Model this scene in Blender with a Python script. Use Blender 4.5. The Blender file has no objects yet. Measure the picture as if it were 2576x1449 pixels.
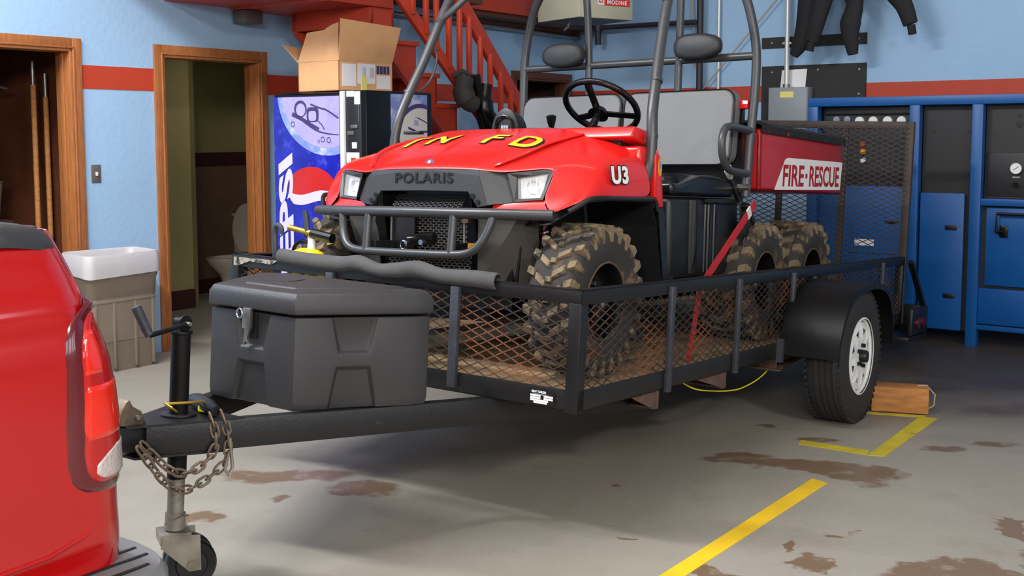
import bpy, math, random
from mathutils import Vector, Matrix
random.seed(7)
S = bpy.context.scene
COL = S.collection
PI = math.pi
# ------------------------------------------------------------------ camera
FPX = 2895.0
PITCH, ROLL = math.radians(5.16), math.radians(-0.12)
EYE = 1.53
cam_d = bpy.data.cameras.new('camera'); cam = bpy.data.objects.new('camera', cam_d); COL.objects.link(cam)
cam_d.sensor_fit = 'HORIZONTAL'; cam_d.sensor_width = 36.0
cam_d.lens = FPX / 2576.0 * 36.0
cam_d.shift_x = 0.0
cam_d.shift_y = -(724.5 - 602.0) / 2576.0
cam_d.clip_start = 0.05; cam_d.clip_end = 200
cam.matrix_world = (Matrix.Translation((0, 0, EYE)) @ Matrix.Rotation(PI / 2 - PITCH, 4, 'X') @ Matrix.Rotation(ROLL, 4, 'Z'))
S.camera = cam
# ------------------------------------------------------------------ light
S.view_settings.view_transform = 'Standard'
S.view_settings.look = 'None'
S.view_settings.gamma = 1.0
S.view_settings.use_curve_mapping = False
S.view_settings.exposure = 0.0
S.cycles.use_denoising = True
S.cycles.max_bounces = 8
S.cycles.sample_clamp_indirect = 6.0
wd = bpy.data.worlds.new('world'); S.world = wd; wd.use_nodes = True
wd.node_tree.nodes['Background'].inputs[0].default_value = (1.0, 0.97, 0.93, 1)
wd.node_tree.nodes['Background'].inputs[1].default_value = 0.36
def area(name, loc, target, sx, sy, watts, color=(1, 1, 1)):
    d = bpy.data.lights.new(name, 'AREA'); d.shape = 'RECTANGLE'; d.size = sx; d.size_y = sy
    d.energy = watts; d.color = color
    o = bpy.data.objects.new(name, d); COL.objects.link(o); o.location = loc
    o.rotation_euler = (Vector(target) - Vector(loc)).to_track_quat('-Z', 'Y').to_euler()
    return o
area('bay_lamp_and_fill', (3.4, -2.4, 4.3), (0.0, 4.0, 0.4), 0.9, 0.4, 190, (1.0, 0.96, 0.9))
area('bay_lamp_and_fill', (-0.6, -2.8, 3.3), (0.2, 6.0, 1.0), 2.2, 0.8, 250, (1.0, 0.98, 0.96))  # added fill from behind the camera to brighten upright faces
area('ceiling_tube', (-3.4, 4.2, 4.6), (-2.6, 6.4, 0.9), 2.4, 0.25, 300, (0.97, 0.99, 1.0))
area('ceiling_tube', (-1.4, 3.6, 4.6), (-1.4, 4.4, 0.0), 2.4, 0.25, 110, (0.98, 0.99, 1.0))
area('ceiling_tube', (1.2, 5.2, 4.6), (1.2, 7.0, 1.5), 2.4, 0.25, 8, (1.0, 0.98, 0.95))
wl = area('wall_fill', (3.9, 7.9, 4.6), (4.7, 9.0, 3.0), 2.0, 0.2, 4, (1.0, 0.97, 0.92)); wl.data.spread = math.radians(95)  # added unseen fill that lifts the upper right wall
area('restroom_fill', (-2.3, 9.9, 2.3), (-2.4, 10.0, 0), 0.3, 0.3, 2.2, (1.0, 0.92, 0.8))  # added fill to brighten the dim restroom interior
# ------------------------------------------------------------------ frames of reference
def unit(v): return Vector(v).normalized()
# trailer: x back along the trailer, y across, z up; nose raised a few degrees
TA = Vector((0.2365, 4.18, 0.5063))
_tt, _tp, _tr = math.radians(34.06), math.radians(3.41), math.radians(1.04)
_u0 = Vector((math.sin(_tt), math.cos(_tt), 0)); _v0 = Vector((-math.cos(_tt), math.sin(_tt), 0)); _z = Vector((0, 0, 1))
TU = math.cos(_tp) * _u0 - math.sin(_tp) * _z
_w = math.sin(_tp) * _u0 + math.cos(_tp) * _z
TV = math.cos(_tr) * _v0 + math.sin(_tr) * _w
TW = math.cos(_tr) * _w - math.sin(_tr) * _v0
def basis(o, a, b, c):
    m = Matrix.Identity(4)
    for i in range(3):
        m[i][0] = a[i]; m[i][1] = b[i]; m[i][2] = c[i]; m[i][3] = o[i]
    return m
M_TRAILER = basis(TA, TU, TV, TW)
_ro = math.radians(-2.0)
M_UTV = M_TRAILER @ Matrix.Translation((0, 0.90, 0.055)) @ Matrix.Rotation(_ro, 4, 'X')
# room: left wall origin / direction / normal, right wall from the corner
WL = Vector((-2.459, 8.150, 0)); LW = Vector((0.5975, 0.8019, 0)); NL = Vector((0.8019, -0.5975, 0))
WC = Vector((0.676, 12.357, 0)); RW = NL.copy(); NR = Vector((-0.5975, -0.8019, 0))
UP = Vector((0, 0, 1))
M_LEFT = basis(WL, LW, -NL, UP)      # x along wall away from camera, y into the wall, z up
M_RIGHT = basis(WC, RW, -NR, UP)     # x along wall to the right, y into the wall, z up
# ------------------------------------------------------------------ materials
def srgb(*c):
    if len(c) == 1 and isinstance(c[0], str):
        h = c[0]; c = [int(h[i:i + 2], 16) for i in (0, 2, 4)]
    return tuple(((x / 255) / 12.92 if x / 255 <= 0.04045 else ((x / 255 + 0.055) / 1.055) ** 2.4) for x in c) + (1,)
MATS = {}
def mat(name, col, rough=0.5, metal=0.0, coat=0.0, vary=0.0, vscale=6.0, bump=0.0, bscale=60.0, spec=0.5, col2=None, thr=None, alpha=1.0, emit=None, aniso=None):
    """principled material; vary = brightness noise, col2/thr = second colour in noise patches"""
    m = bpy.data.materials.new(name); m.use_nodes = True
    nt = m.node_tree; b = nt.nodes['Principled BSDF']; N = nt.nodes.new; L = nt.links.new
    c = srgb(*col) if not isinstance(col, str) else srgb(col)
    b.inputs['Base Color'].default_value = c
    b.inputs['Roughness'].default_value = rough; b.inputs['Metallic'].default_value = metal
    b.inputs['Coat Weight'].default_value = coat; b.inputs['Coat Roughness'].default_value = 0.08
    b.inputs['Specular IOR Level'].default_value = spec
    if alpha < 1: b.inputs['Alpha'].default_value = alpha
    if emit:
        b.inputs['Emission Color'].default_value = srgb(*emit[0]); b.inputs['Emission Strength'].default_value = emit[1]
    tc = N('ShaderNodeTexCoord'); vec = tc.outputs['Object']
    if aniso:
        mp = N('ShaderNodeMapping'); mp.inputs['Scale'].default_value = aniso; L(vec, mp.inputs['Vector']); vec = mp.outputs['Vector']
    last = None
    if vary > 0:
        n = N('ShaderNodeTexNoise'); n.inputs['Scale'].default_value = vscale; n.inputs['Detail'].default_value = 6
        L(vec, n.inputs['Vector'])
        r = N('ShaderNodeMapRange'); r.inputs[1].default_value = 0.3; r.inputs[2].default_value = 0.7
        r.inputs[3].default_value = 1 - vary; r.inputs[4].default_value = 1 + vary
        L(n.outputs['Fac'], r.inputs[0])
        mx = N('ShaderNodeMix'); mx.data_type = 'RGBA'; mx.blend_type = 'MULTIPLY'; mx.inputs[0].default_value = 1
        mx.inputs[6].default_value = c; L(r.outputs[0], mx.inputs[7]); last = mx.outputs[2]
    if col2 is not None:
        n2 = N('ShaderNodeTexNoise'); n2.inputs['Scale'].default_value = thr[1]; n2.inputs['Detail'].default_value = 8; n2.inputs['Roughness'].default_value = 0.65
        L(vec, n2.inputs['Vector'])
        r2 = N('ShaderNodeMapRange'); r2.inputs[1].default_value = thr[0]; r2.inputs[2].default_value = thr[0] + thr[2]
        L(n2.outputs['Fac'], r2.inputs[0])
        mx2 = N('ShaderNodeMix'); mx2.data_type = 'RGBA'
        if last: L(last, mx2.inputs[6])
        else: mx2.inputs[6].default_value = c
        mx2.inputs[7].default_value = srgb(*col2); L(r2.outputs[0], mx2.inputs[0]); last = mx2.outputs[2]
    if last: L(last, b.inputs['Base Color'])
    if bump > 0:
        nb = N('ShaderNodeTexNoise'); nb.inputs['Scale'].default_value = bscale; nb.inputs['Detail'].default_value = 4
        L(vec, nb.inputs['Vector'])
        bp = N('ShaderNodeBump'); bp.inputs['Strength'].default_value = bump; bp.inputs['Distance'].default_value = 0.01
        L(nb.outputs['Fac'], bp.inputs['Height']); L(bp.outputs['Normal'], b.inputs['Normal'])
    MATS[name] = m
    return m
mat('wall_blue', (152, 187, 219), 0.62, vary=0.04, vscale=1.2, bump=0.25, bscale=25)
mat('stripe_red', (182, 60, 34), 0.6, vary=0.05)
mat('red_steel', (190, 60, 32), 0.5, vary=0.10, vscale=3, bump=0.1)
mat('oak', (158, 98, 54), 0.45, vary=0.22, vscale=7, aniso=(14, 14, 1.2), bump=0.15)
mat('brown_wood', (96, 52, 30), 0.6, vary=0.2, vscale=5)
mat('dark_wood', (60, 38, 26), 0.7, vary=0.2)
mat('olive_wall', (158, 148, 100), 0.8, vary=0.05)
mat('wainscot', (112, 88, 70), 0.7, vary=0.1)
mat('maroon_trim', (62, 28, 30), 0.6)
mat('black_board', (44, 42, 42), 0.75, vary=0.15, bump=0.2)
mat('black_paint', (20, 20, 22), 0.42, vary=0.2, vscale=9, bump=0.12, bscale=90, col2=(74, 60, 50), thr=(0.66, 14, 0.12))
mat('black_paint_smooth', (12, 12, 13), 0.45, vary=0.1, spec=0.25)
mat('post_paint', (52, 54, 62), 0.5, vary=0.2, vscale=14, bump=0.2)
mat('mesh_steel', (46, 40, 38), 0.65, col2=(122, 72, 46), thr=(0.50, 3.0, 0.14))
mat('gate_steel', (62, 52, 46), 0.65, vary=0.15)
mat('rust', (88, 66, 54), 0.8, vary=0.3, vscale=20)
mat('deck_wood', (150, 122, 88), 0.85, vary=0.22, vscale=3, aniso=(1, 9, 9), bump=0.3, col2=(74, 60, 46), thr=(0.52, 2.2, 0.2))
mat('plank', (198, 184, 158), 0.8, vary=0.12, vscale=4, aniso=(1.5, 12, 12))
mat('beam_wood', (176, 118, 62), 0.75, vary=0.25, vscale=5, aniso=(2, 10, 10), bump=0.25)
mat('grey_plastic', (50, 49, 50), 0.40, vary=0.05, bump=0.25, bscale=400)
mat('black_plastic', (22, 22, 24), 0.4, vary=0.08, bump=0.08, bscale=200)
mat('gloss_black', (12, 12, 13), 0.27, vary=0.05, spec=0.35)
mat('dusty_plastic', (60, 56, 52), 0.7, vary=0.25, vscale=5)
mat('bezel', (58, 58, 60), 0.42, vary=0.05, bump=0.12, bscale=300)
mat('tube_grey', (60, 60, 62), 0.36, vary=0.06, vscale=20, bump=0.05)
mat('vinyl', (106, 106, 108), 0.5, vary=0.05, bump=0.2, bscale=220)
mat('cap_plastic', (58, 58, 60), 0.28, bump=0.1, bscale=200)
mat('headrest_foam', (40, 40, 42), 0.5, bump=0.1, bscale=200)
mat('worn_paint', (150, 140, 126), 0.7, col2=(40, 38, 38), thr=(0.5, 30, 0.06))
mat('screen_metal', (44, 43, 43), 0.5)
mat('screen_dusty', (66, 60, 54), 0.7, vary=0.2)
mat('daylight', (235, 242, 255), 0.5, emit=((232, 240, 255), 4.0))
mat('foam', (72, 70, 70), 0.85, vary=0.12, vscale=12, bump=0.2)
mat('utv_red', (212, 28, 24), 0.30, coat=0.35, vary=0.03)
mat('bed_red', (178, 22, 26), 0.34, coat=0.2, vary=0.03)
mat('truck_red', (176, 8, 10), 0.16, coat=0.9, vary=0.02)
mat('lamp_red', (178, 12, 8), 0.12, coat=1.0)
mat('lamp_bright', (232, 36, 14), 0.12, coat=1.0)
mat('lamp_dark', (92, 8, 22), 0.15, coat=1.0)
mat('lens_clear', (196, 184, 180), 0.15, coat=0.8, bump=0.5, bscale=120)
mat('headlight', (252, 252, 252), 0.3, metal=0.15, coat=1.0, vary=0.22, vscale=18)
mat('chrome', (190, 190, 195), 0.2, metal=1.0)
mat('steel', (150, 148, 142), 0.42, metal=0.9, vary=0.2, vscale=18)
mat('galv', (150, 144, 132), 0.5, metal=0.6, vary=0.3, vscale=14)
mat('chain_steel', (122, 108, 92), 0.55, metal=0.6, vary=0.3, vscale=40)
mat('brass', (196, 160, 70), 0.4, metal=0.8)
mat('white_paint', (232, 232, 230), 0.35, vary=0.03)
mat('white_decal', (240, 238, 234), 0.5)
mat('off_white', (214, 210, 204), 0.6)
mat('red_decal', (170, 22, 26), 0.5)
mat('gold_decal', (236, 178, 28), 0.45, col2=(250, 214, 70), thr=(0.5, 9, 0.2))
mat('black_decal', (16, 14, 14), 0.5)
mat('tyre_rubber', (36, 34, 34), 0.75, vary=0.12, vscale=8, bump=0.15)
mat('atv_rubber', (48, 45, 42), 0.85, vary=0.2, vscale=8, bump=0.3, col2=(118, 96, 66), thr=(0.54, 7, 0.12))
mat('mud', (120, 104, 80), 0.95, vary=0.3, vscale=16, bump=0.5, col2=(54, 50, 45), thr=(0.50, 10, 0.10))
mat('cab_blue', (8, 80, 148), 0.42, vary=0.06, vscale=2, bump=0.05)
mat('cab_black', (38, 38, 40), 0.5, vary=0.08)
mat('cardboard', (226, 172, 122), 0.85, vary=0.06, vscale=8)
mat('label_white', (236, 234, 236), 0.6, vary=0.04)
mat('label_yellow', (238, 226, 130), 0.6)
mat('label_navy', (62, 58, 110), 0.6)
mat('can_grey', (120, 108, 94), 0.7, vary=0.08, bump=0.15)
mat('bag', (182, 179, 181), 0.5, vary=0.06, bump=0.25, bscale=10)
mat('porcelain', (196, 184, 166), 0.2, coat=0.4)
mat('switch_plate', (92, 88, 84), 0.5)
mat('heater_tan', (186, 182, 158), 0.5, vary=0.04)
mat('heater_dark', (96, 100, 104), 0.6)
mat('box_grey', (142, 148, 154), 0.5, vary=0.03)
mat('conduit', (214, 212, 206), 0.35, metal=0.3)
mat('dark_pipe', (46, 40, 44), 0.5)
mat('suit', (24, 23, 25), 0.8, vary=0.15, bump=0.3, bscale=30)
mat('yellow_tape', (232, 190, 32), 0.6, vary=0.12, vscale=7, col2=(150, 128, 70), thr=(0.70, 11, 0.04))
mat('old_tape', (196, 176, 40), 0.6, vary=0.15, vscale=7, col2=(132, 118, 76), thr=(0.62, 11, 0.06))
mat('yellow_plastic', (236, 216, 24), 0.35)
mat('orange', (230, 150, 20), 0.5)
mat('strap_red', (186, 30, 38), 0.7, vary=0.08, vscale=30)
mat('rope', (176, 158, 136), 0.8)
mat('vend_blue', (28, 34, 166), 0.25, coat=0.5, vary=0.25, vscale=9, col2=(70, 78, 205), thr=(0.56, 11, 0.14))
mat('vend_lilac', (176, 166, 216), 0.25, coat=0.5, vary=0.08, vscale=6, col2=(140, 128, 206), thr=(0.58, 8, 0.2))
mat('vend_ice', (128, 150, 212), 0.3, coat=0.4, vary=0.2, vscale=10, col2=(214, 216, 236), thr=(0.5, 9, 0.16))
mat('vend_purple_line', (70, 60, 112), 0.4)
mat('vend_red', (196, 34, 34), 0.3, coat=0.4, vary=0.15, vscale=5)
mat('vend_white', (216, 208, 226), 0.3, coat=0.4)
mat('chrome_white', (238, 240, 240), 0.15, coat=0.6)
mat('mezz_yellow', (150, 140, 40), 0.7)
mat('floor_dark', (110, 104, 96), 0.5, vary=0.1)
MATS['steel_blue'] = mat('wall_pipe_blue', (96, 140, 176), 0.5)
def glass(name, tint, rough=0.03):
    m = bpy.data.materials.new(name); m.use_nodes = True; b = m.node_tree.nodes['Principled BSDF']
    b.inputs['Base Color'].default_value = srgb(*tint); b.inputs['Roughness'].default_value = rough; b.inputs['Alpha'].default_value = 0.16; b.inputs['Coat Weight'].default_value = 1.0; MATS[name] = m
glass('clear_glass', (240, 240, 240))
# concrete floor with its own stains and damp patches
def floor_material():
    m = bpy.data.materials.new('concrete'); m.use_nodes = True; nt = m.node_tree; N = nt.nodes.new; L = nt.links.new
    b = nt.nodes['Principled BSDF']; tc = N('ShaderNodeTexCoord'); P = tc.outputs['Object']
    def noise(sc, det=6, rg=0.55):
        n = N('ShaderNodeTexNoise'); n.inputs['Scale'].default_value = sc; n.inputs['Detail'].default_value = det
        n.inputs['Roughness'].default_value = rg; L(P, n.inputs['Vector']); return n
    def rng(src, a, bb, c, d):
        r = N('ShaderNodeMapRange'); r.inputs[1].default_value = a; r.inputs[2].default_value = bb
        r.inputs[3].default_value = c; r.inputs[4].default_value = d; L(src, r.inputs[0]); return r.outputs[0]
    def mix(a, bcol, fac, mode='MIX'):
        x = N('ShaderNodeMix'); x.data_type = 'RGBA'; x.blend_type = mode
        if isinstance(a, tuple): x.inputs[6].default_value = a
        else: L(a, x.inputs[6])
        if isinstance(bcol, tuple): x.inputs[7].default_value = bcol
        else: L(bcol, x.inputs[7])
        if isinstance(fac, float): x.inputs[0].default_value = fac
        else: L(fac, x.inputs[0])
        return x.outputs[2]
    def math_(op, a, c):
        x = N('ShaderNodeMath'); x.operation = op
        for i, s_ in enumerate((a, c)):
            if isinstance(s_, (int, float)): x.inputs[i].default_value = s_
            else: L(s_, x.inputs[i])
        return x.outputs[0]
    big = noise(0.5, 5); mid = noise(3.0, 8, 0.6); fine = noise(40, 3)
    c = mix(srgb(154, 148, 137), srgb(141, 134, 122), rng(big.outputs['Fac'], .4, .62, 0, 1))
    c = mix(c, srgb(124, 117, 105), rng(mid.outputs['Fac'], .55, .75, 0, .5))
    c = mix(c, srgb(164, 159, 148), rng(fine.outputs['Fac'], .5, .8, 0, .25))
    # wobbled outlines for the stains and for the shade painted by the far cabinet
    wob = noise(2.2, 8, 0.65)
    ad = N('ShaderNodeVectorMath'); ad.operation = 'MULTIPLY_ADD'
    L(wob.outputs['Color'], ad.inputs[0]); ad.inputs[1].default_value = (0.55, 0.55, 0); L(P, ad.inputs[2])
    sub = N('ShaderNodeVectorMath'); sub.operation = 'SUBTRACT'; L(ad.outputs[0], sub.inputs[0]); sub.inputs[1].default_value = (0.275, 0.275, 0)
    Q = sub.outputs[0]
    brk = noise(7.0, 8, 0.7)
    def blob(x, y, rx, ry, deg, soft=0.25):
        mp = N('ShaderNodeMapping'); mp.vector_type = 'TEXTURE'
        mp.inputs['Location'].default_value = (x, y, 0); mp.inputs['Rotation'].default_value = (0, 0, math.radians(deg)); mp.inputs['Scale'].default_value = (rx, ry, 1e3)
        L(Q, mp.inputs['Vector'])
        ln = N('ShaderNodeVectorMath'); ln.operation = 'LENGTH'; L(mp.outputs[0], ln.inputs[0])
        return rng(ln.outputs['Value'], 1.0, 1.0 - soft, 0, 1)
    dirt = None
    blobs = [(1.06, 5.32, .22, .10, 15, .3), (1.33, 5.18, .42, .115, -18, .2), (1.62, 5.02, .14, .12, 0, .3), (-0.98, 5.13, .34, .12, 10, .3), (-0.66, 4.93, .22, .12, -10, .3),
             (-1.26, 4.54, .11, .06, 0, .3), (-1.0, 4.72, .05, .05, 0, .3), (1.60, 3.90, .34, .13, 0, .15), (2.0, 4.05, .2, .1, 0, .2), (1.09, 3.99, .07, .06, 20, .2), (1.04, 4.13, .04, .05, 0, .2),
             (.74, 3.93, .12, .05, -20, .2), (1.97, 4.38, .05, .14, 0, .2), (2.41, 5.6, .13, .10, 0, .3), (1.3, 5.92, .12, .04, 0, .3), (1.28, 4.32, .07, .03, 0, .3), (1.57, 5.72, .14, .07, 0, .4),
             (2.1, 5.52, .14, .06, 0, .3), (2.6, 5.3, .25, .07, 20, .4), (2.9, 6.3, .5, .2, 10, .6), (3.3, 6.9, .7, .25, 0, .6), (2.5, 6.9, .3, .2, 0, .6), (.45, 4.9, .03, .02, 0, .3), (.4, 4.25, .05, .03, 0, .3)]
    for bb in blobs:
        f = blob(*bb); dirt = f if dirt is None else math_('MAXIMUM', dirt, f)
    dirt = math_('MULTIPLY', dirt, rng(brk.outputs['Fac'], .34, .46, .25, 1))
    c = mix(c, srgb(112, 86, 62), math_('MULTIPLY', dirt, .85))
    spots = noise(9.0, 8, 0.75)
    c = mix(c, srgb(112, 92, 70), rng(spots.outputs['Fac'], .66, .70, 0, .6))
    far = blob(3.5, 8.0, 2.7, 2.9, 0, .6)  # shade over the back right floor, painted into the base colour
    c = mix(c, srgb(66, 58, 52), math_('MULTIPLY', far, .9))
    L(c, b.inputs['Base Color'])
    ro = rng(mid.outputs['Fac'], .3, .7, .38, .55)
    L(math_('SUBTRACT', ro, math_('MULTIPLY', dirt, .12)), b.inputs['Roughness'])
    b.inputs['Specular IOR Level'].default_value = 0.4
    bp = N('ShaderNodeBump'); bp.inputs['Strength'].default_value = 0.12; bp.inputs['Distance'].default_value = 0.01
    L(fine.outputs['Fac'], bp.inputs['Height']); L(bp.outputs[0], b.inputs['Normal'])
    MATS['concrete'] = m
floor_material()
# ------------------------------------------------------------------ mesh helpers
def V3(a): return Vector(a)
class MB:
    def __init__(s): s.v = []; s.f = []
    def add(s, vs, fs):
        k = len(s.v); s.v += [Vector(p) for p in vs]; s.f += [tuple(i + k for i in f) for f in fs]; return s
    def box(s, a, b):
        x0, y0, z0 = [min(a[i], b[i]) for i in range(3)]; x1, y1, z1 = [max(a[i], b[i]) for i in range(3)]
        return s.add([(x0,y0,z0),(x1,y0,z0),(x1,y1,z0),(x0,y1,z0),(x0,y0,z1),(x1,y0,z1),(x1,y1,z1),(x0,y1,z1)],
                     [(0,3,2,1),(4,5,6,7),(0,1,5,4),(1,2,6,5),(2,3,7,6),(3,0,4,7)])
    def bar(s, a, b, w, h, up=(0, 0, 1)):
        """rectangular bar from a to b, w across, h along up"""
        a, b = V3(a), V3(b); d = (b - a).normalized(); side = d.cross(V3(up)).normalized(); u = side.cross(d).normalized()
        vs = []
        for p in (a, b):
            for i, j in ((-1,-1),(1,-1),(1,1),(-1,1)): vs.append(p + side * (i * w / 2) + u * (j * h / 2))
        return s.add(vs, [(0,3,2,1),(4,5,6,7),(0,1,5,4),(1,2,6,5),(2,3,7,6),(3,0,4,7)])
    def prism(s, poly, axis, c0, c1):
        """poly = 2-D points in the two other axes (in xyz order), extruded along axis from c0 to c1"""
        n = len(poly); vs = []
        for c in (c0, c1):
            for p in poly:
                q = list(p); q.insert('xyz'.index(axis), c); vs.append(q)
        fs = [tuple(range(n))[::-1], tuple(range(n, 2 * n))] + [(i, (i + 1) % n, (i + 1) % n + n, i + n) for i in range(n)]
        return s.add(vs, fs)
    def loft(s, rings, close=True, caps=True):
        n = len(rings[0]); vs = [p for r in rings for p in r]; fs = []
        m = n if close else n - 1
        for k in range(len(rings) - 1):
            for i in range(m):
                j = (i + 1) % n; fs.append((k*n+i, k*n+j, (k+1)*n+j, (k+1)*n+i))
        if caps and close: fs += [tuple(range(n))[::-1], tuple(range((len(rings)-1)*n, len(rings)*n))]
        return s.add(vs, fs)
    def tube(s, pts, r, seg=10, closed=False, flat=1.0, ref=(0, 0, 1)):
        pts = [V3(p) for p in pts]; n = len(pts)
        rs = r if isinstance(r, (list, tuple)) else [r] * n
        rings = []; prev = None
        for i, p in enumerate(pts):
            if closed: t = (pts[(i+1) % n] - pts[i-1])
            else: t = pts[min(i+1, n-1)] - pts[max(i-1, 0)]
            t.normalize()
            if prev is None:
                rf = V3(ref)
                if abs(t.dot(rf)) > 0.95: rf = V3((1, 0, 0)) if abs(t.x) < 0.9 else V3((0, 1, 0))
                a = (rf - t * rf.dot(t)).normalized()
            else: a = (prev - t * prev.dot(t)).normalized()
            prev = a; b = t.cross(a)
            rings.append([p + (a * math.cos(2*PI*k/seg) * flat + b * math.sin(2*PI*k/seg)) * rs[i] for k in range(seg)])
        if closed: rings.append(rings[0]); return s.loft(rings, True, False)
        return s.loft(rings)
    def lathe(s, prof, c=(0,0,0), axis='z', seg=32, a0=0, a1=2*PI):
        """prof = (radius, height) list turned about axis"""
        full = abs(a1 - a0 - 2*PI) < 1e-6; k = seg if full else seg + 1
        rings = []
        for r, h in prof:
            ring = []
            for i in range(k):
                a = a0 + (a1 - a0) * i / seg; x, y = r * math.cos(a), r * math.sin(a)
                ring.append({'z': (c[0]+x, c[1]+y, c[2]+h), 'y': (c[0]+y, c[1]+h, c[2]+x), 'x': (c[0]+h, c[1]+x, c[2]+y)}[axis])
            rings.append(ring)
        return s.loft(rings, full, False)
    def disc(s, c, r, axis, h0, h1, seg=24):
        return s.lathe([(1e-4, h0), (r, h0), (r, h1), (1e-4, h1)], c, axis, seg)
    def xf(s, m, start=0):
        for i in range(start, len(s.v)): s.v[i] = m @ s.v[i]
        return s
    def build(s, name, m, parent=None, smooth=False, bevel=0, seg=2, sub=0, solid=0, angle=35, matrix=None):
        me = bpy.data.meshes.new(name); me.from_pydata([tuple(p) for p in s.v], [], s.f); me.validate(); me.update()
        me.materials.append(MATS[m])
        o = bpy.data.objects.new(name, me); COL.objects.link(o)
        if parent: o.parent = parent
        if matrix is not None: o.matrix_local = matrix
        if solid:
            md = o.modifiers.new('solid', 'SOLIDIFY'); md.thickness = solid; md.offset = 0
        if bevel:
            md = o.modifiers.new('bevel', 'BEVEL'); md.width = bevel; md.segments = seg; md.limit_method = 'ANGLE'; md.angle_limit = math.radians(40); md.harden_normals = False
        if sub:
            md = o.modifiers.new('sub', 'SUBSURF'); md.levels = sub; md.render_levels = sub
        if smooth or sub or bevel:
            for p in me.polygons: p.use_smooth = True
            if not sub:
                md = o.modifiers.new('es', 'EDGE_SPLIT'); md.split_angle = math.radians(angle); md.use_edge_sharp = False
        return o
def fix_normals(o):
    import bmesh
    bm = bmesh.new(); bm.from_mesh(o.data); bmesh.ops.recalc_face_normals(bm, faces=bm.faces); bm.to_mesh(o.data); bm.free(); return o
def tag(o, label=None, cat=None, group=None, kind=None):
    if label: o['label'] = label
    if cat: o['category'] = cat
    if group: o['group'] = group
    if kind: o['kind'] = kind
    return o
def empty(name, matrix, label=None, cat=None, group=None, kind=None):
    o = bpy.data.objects.new(name, None); COL.objects.link(o); o.empty_display_size = 0.1; o.matrix_world = matrix
    return tag(o, label, cat, group, kind)
def structure(o): o['kind'] = 'structure'; return o
def children(o): return [c for c in COL.objects if c.parent == o]
def text_mb(s, size, matrix, depth=0.001, offset=0.0, xs=1.0, align='LEFT', shear=0.0, space=1.0, width=None):
    """lettering as a mesh builder, text in the local xy plane of matrix"""
    cu = bpy.data.curves.new('lettering', 'FONT'); cu.body = s; cu.size = size; cu.extrude = depth; cu.offset = offset
    cu.align_x = align; cu.align_y = 'BOTTOM_BASELINE'; cu.shear = shear; cu.space_character = space; cu.resolution_u = 4
    ob = bpy.data.objects.new('lettering', cu); COL.objects.link(ob)
    dg = bpy.context.evaluated_depsgraph_get(); me = ob.evaluated_get(dg).to_mesh()
    if width:
        x_ = [v.co.x for v in me.vertices]; xs = width / (max(x_) - min(x_))
    mb = MB(); sc = Matrix.Diagonal((xs, 1, 1, 1))
    mb.add([matrix @ (sc @ v.co) for v in me.vertices], [tuple(p.vertices) for p in me.polygons])
    ob.evaluated_get(dg).to_mesh_clear(); bpy.data.objects.remove(ob); bpy.data.curves.remove(cu)
    return mb
def expanded(mb, u0, u1, v0, v1, lw, sh, t, d, put):
    """diamond strands over the rectangle [u0,u1]x[v0,v1]; put(u, v, n) gives the 3-D point"""
    W, H = u1 - u0, v1 - v0; sl = sh / lw
    for sg in (1, -1):
        k0 = -int(H / sh) - 2; k1 = int(W / lw) + int(H / sh) + 3
        for k in range(k0, k1):
            # line v = sg*sl*(u - k*lw)
            if sg > 0: ua, ub = k * lw, k * lw + H / sl; fv = lambda u, k=k: sl * (u - k * lw)
            else: ua, ub = k * lw - H / sl, k * lw; fv = lambda u, k=k: -sl * (u - k * lw)
            a, b = max(0, ua), min(W, ub)
            if b - a < 0.004: continue
            pa, pb = (a, fv(a)), (b, fv(b))
            ln = math.hypot(pb[0]-pa[0], pb[1]-pa[1]); nx, ny = -(pb[1]-pa[1]) / ln * t/2, (pb[0]-pa[0]) / ln * t/2
            vs = [put(u0 + p[0] + i*nx, v0 + p[1] + i*ny, j*d/2) for p in (pa, pb) for i, j in ((-1,-1),(1,-1),(1,1),(-1,1))]
            mb.add(vs, [(0,1,5,4),(1,2,6,5),(2,3,7,6),(3,0,4,7)])
    return mb
def rounded_rect(w, h, r, n=5, cx=0, cy=0):
    pts = []
    for (sx, sy, a) in ((1,1,0),(-1,1,90),(-1,-1,180),(1,-1,270)):
        for i in range(n + 1):
            t = math.radians(a + 90 * i / n); pts.append((cx + sx*(w/2 - r) + r*math.cos(t), cy + sy*(h/2 - r) + r*math.sin(t)))
    return pts
def spline(pts, n=6):
    """Catmull-Rom through points"""
    P = [V3(p) for p in pts]; out = []
    for i in range(len(P) - 1):
        p0, p1, p2, p3 = P[max(i-1, 0)], P[i], P[i+1], P[min(i+2, len(P)-1)]
        for k in range(n):
            t = k / n
            out.append(0.5 * ((2*p1) + (p2-p0)*t + (2*p0-5*p1+4*p2-p3)*t*t + (-p0+3*p1-3*p2+p3)*t*t*t))
    out.append(P[-1]); return out
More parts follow.
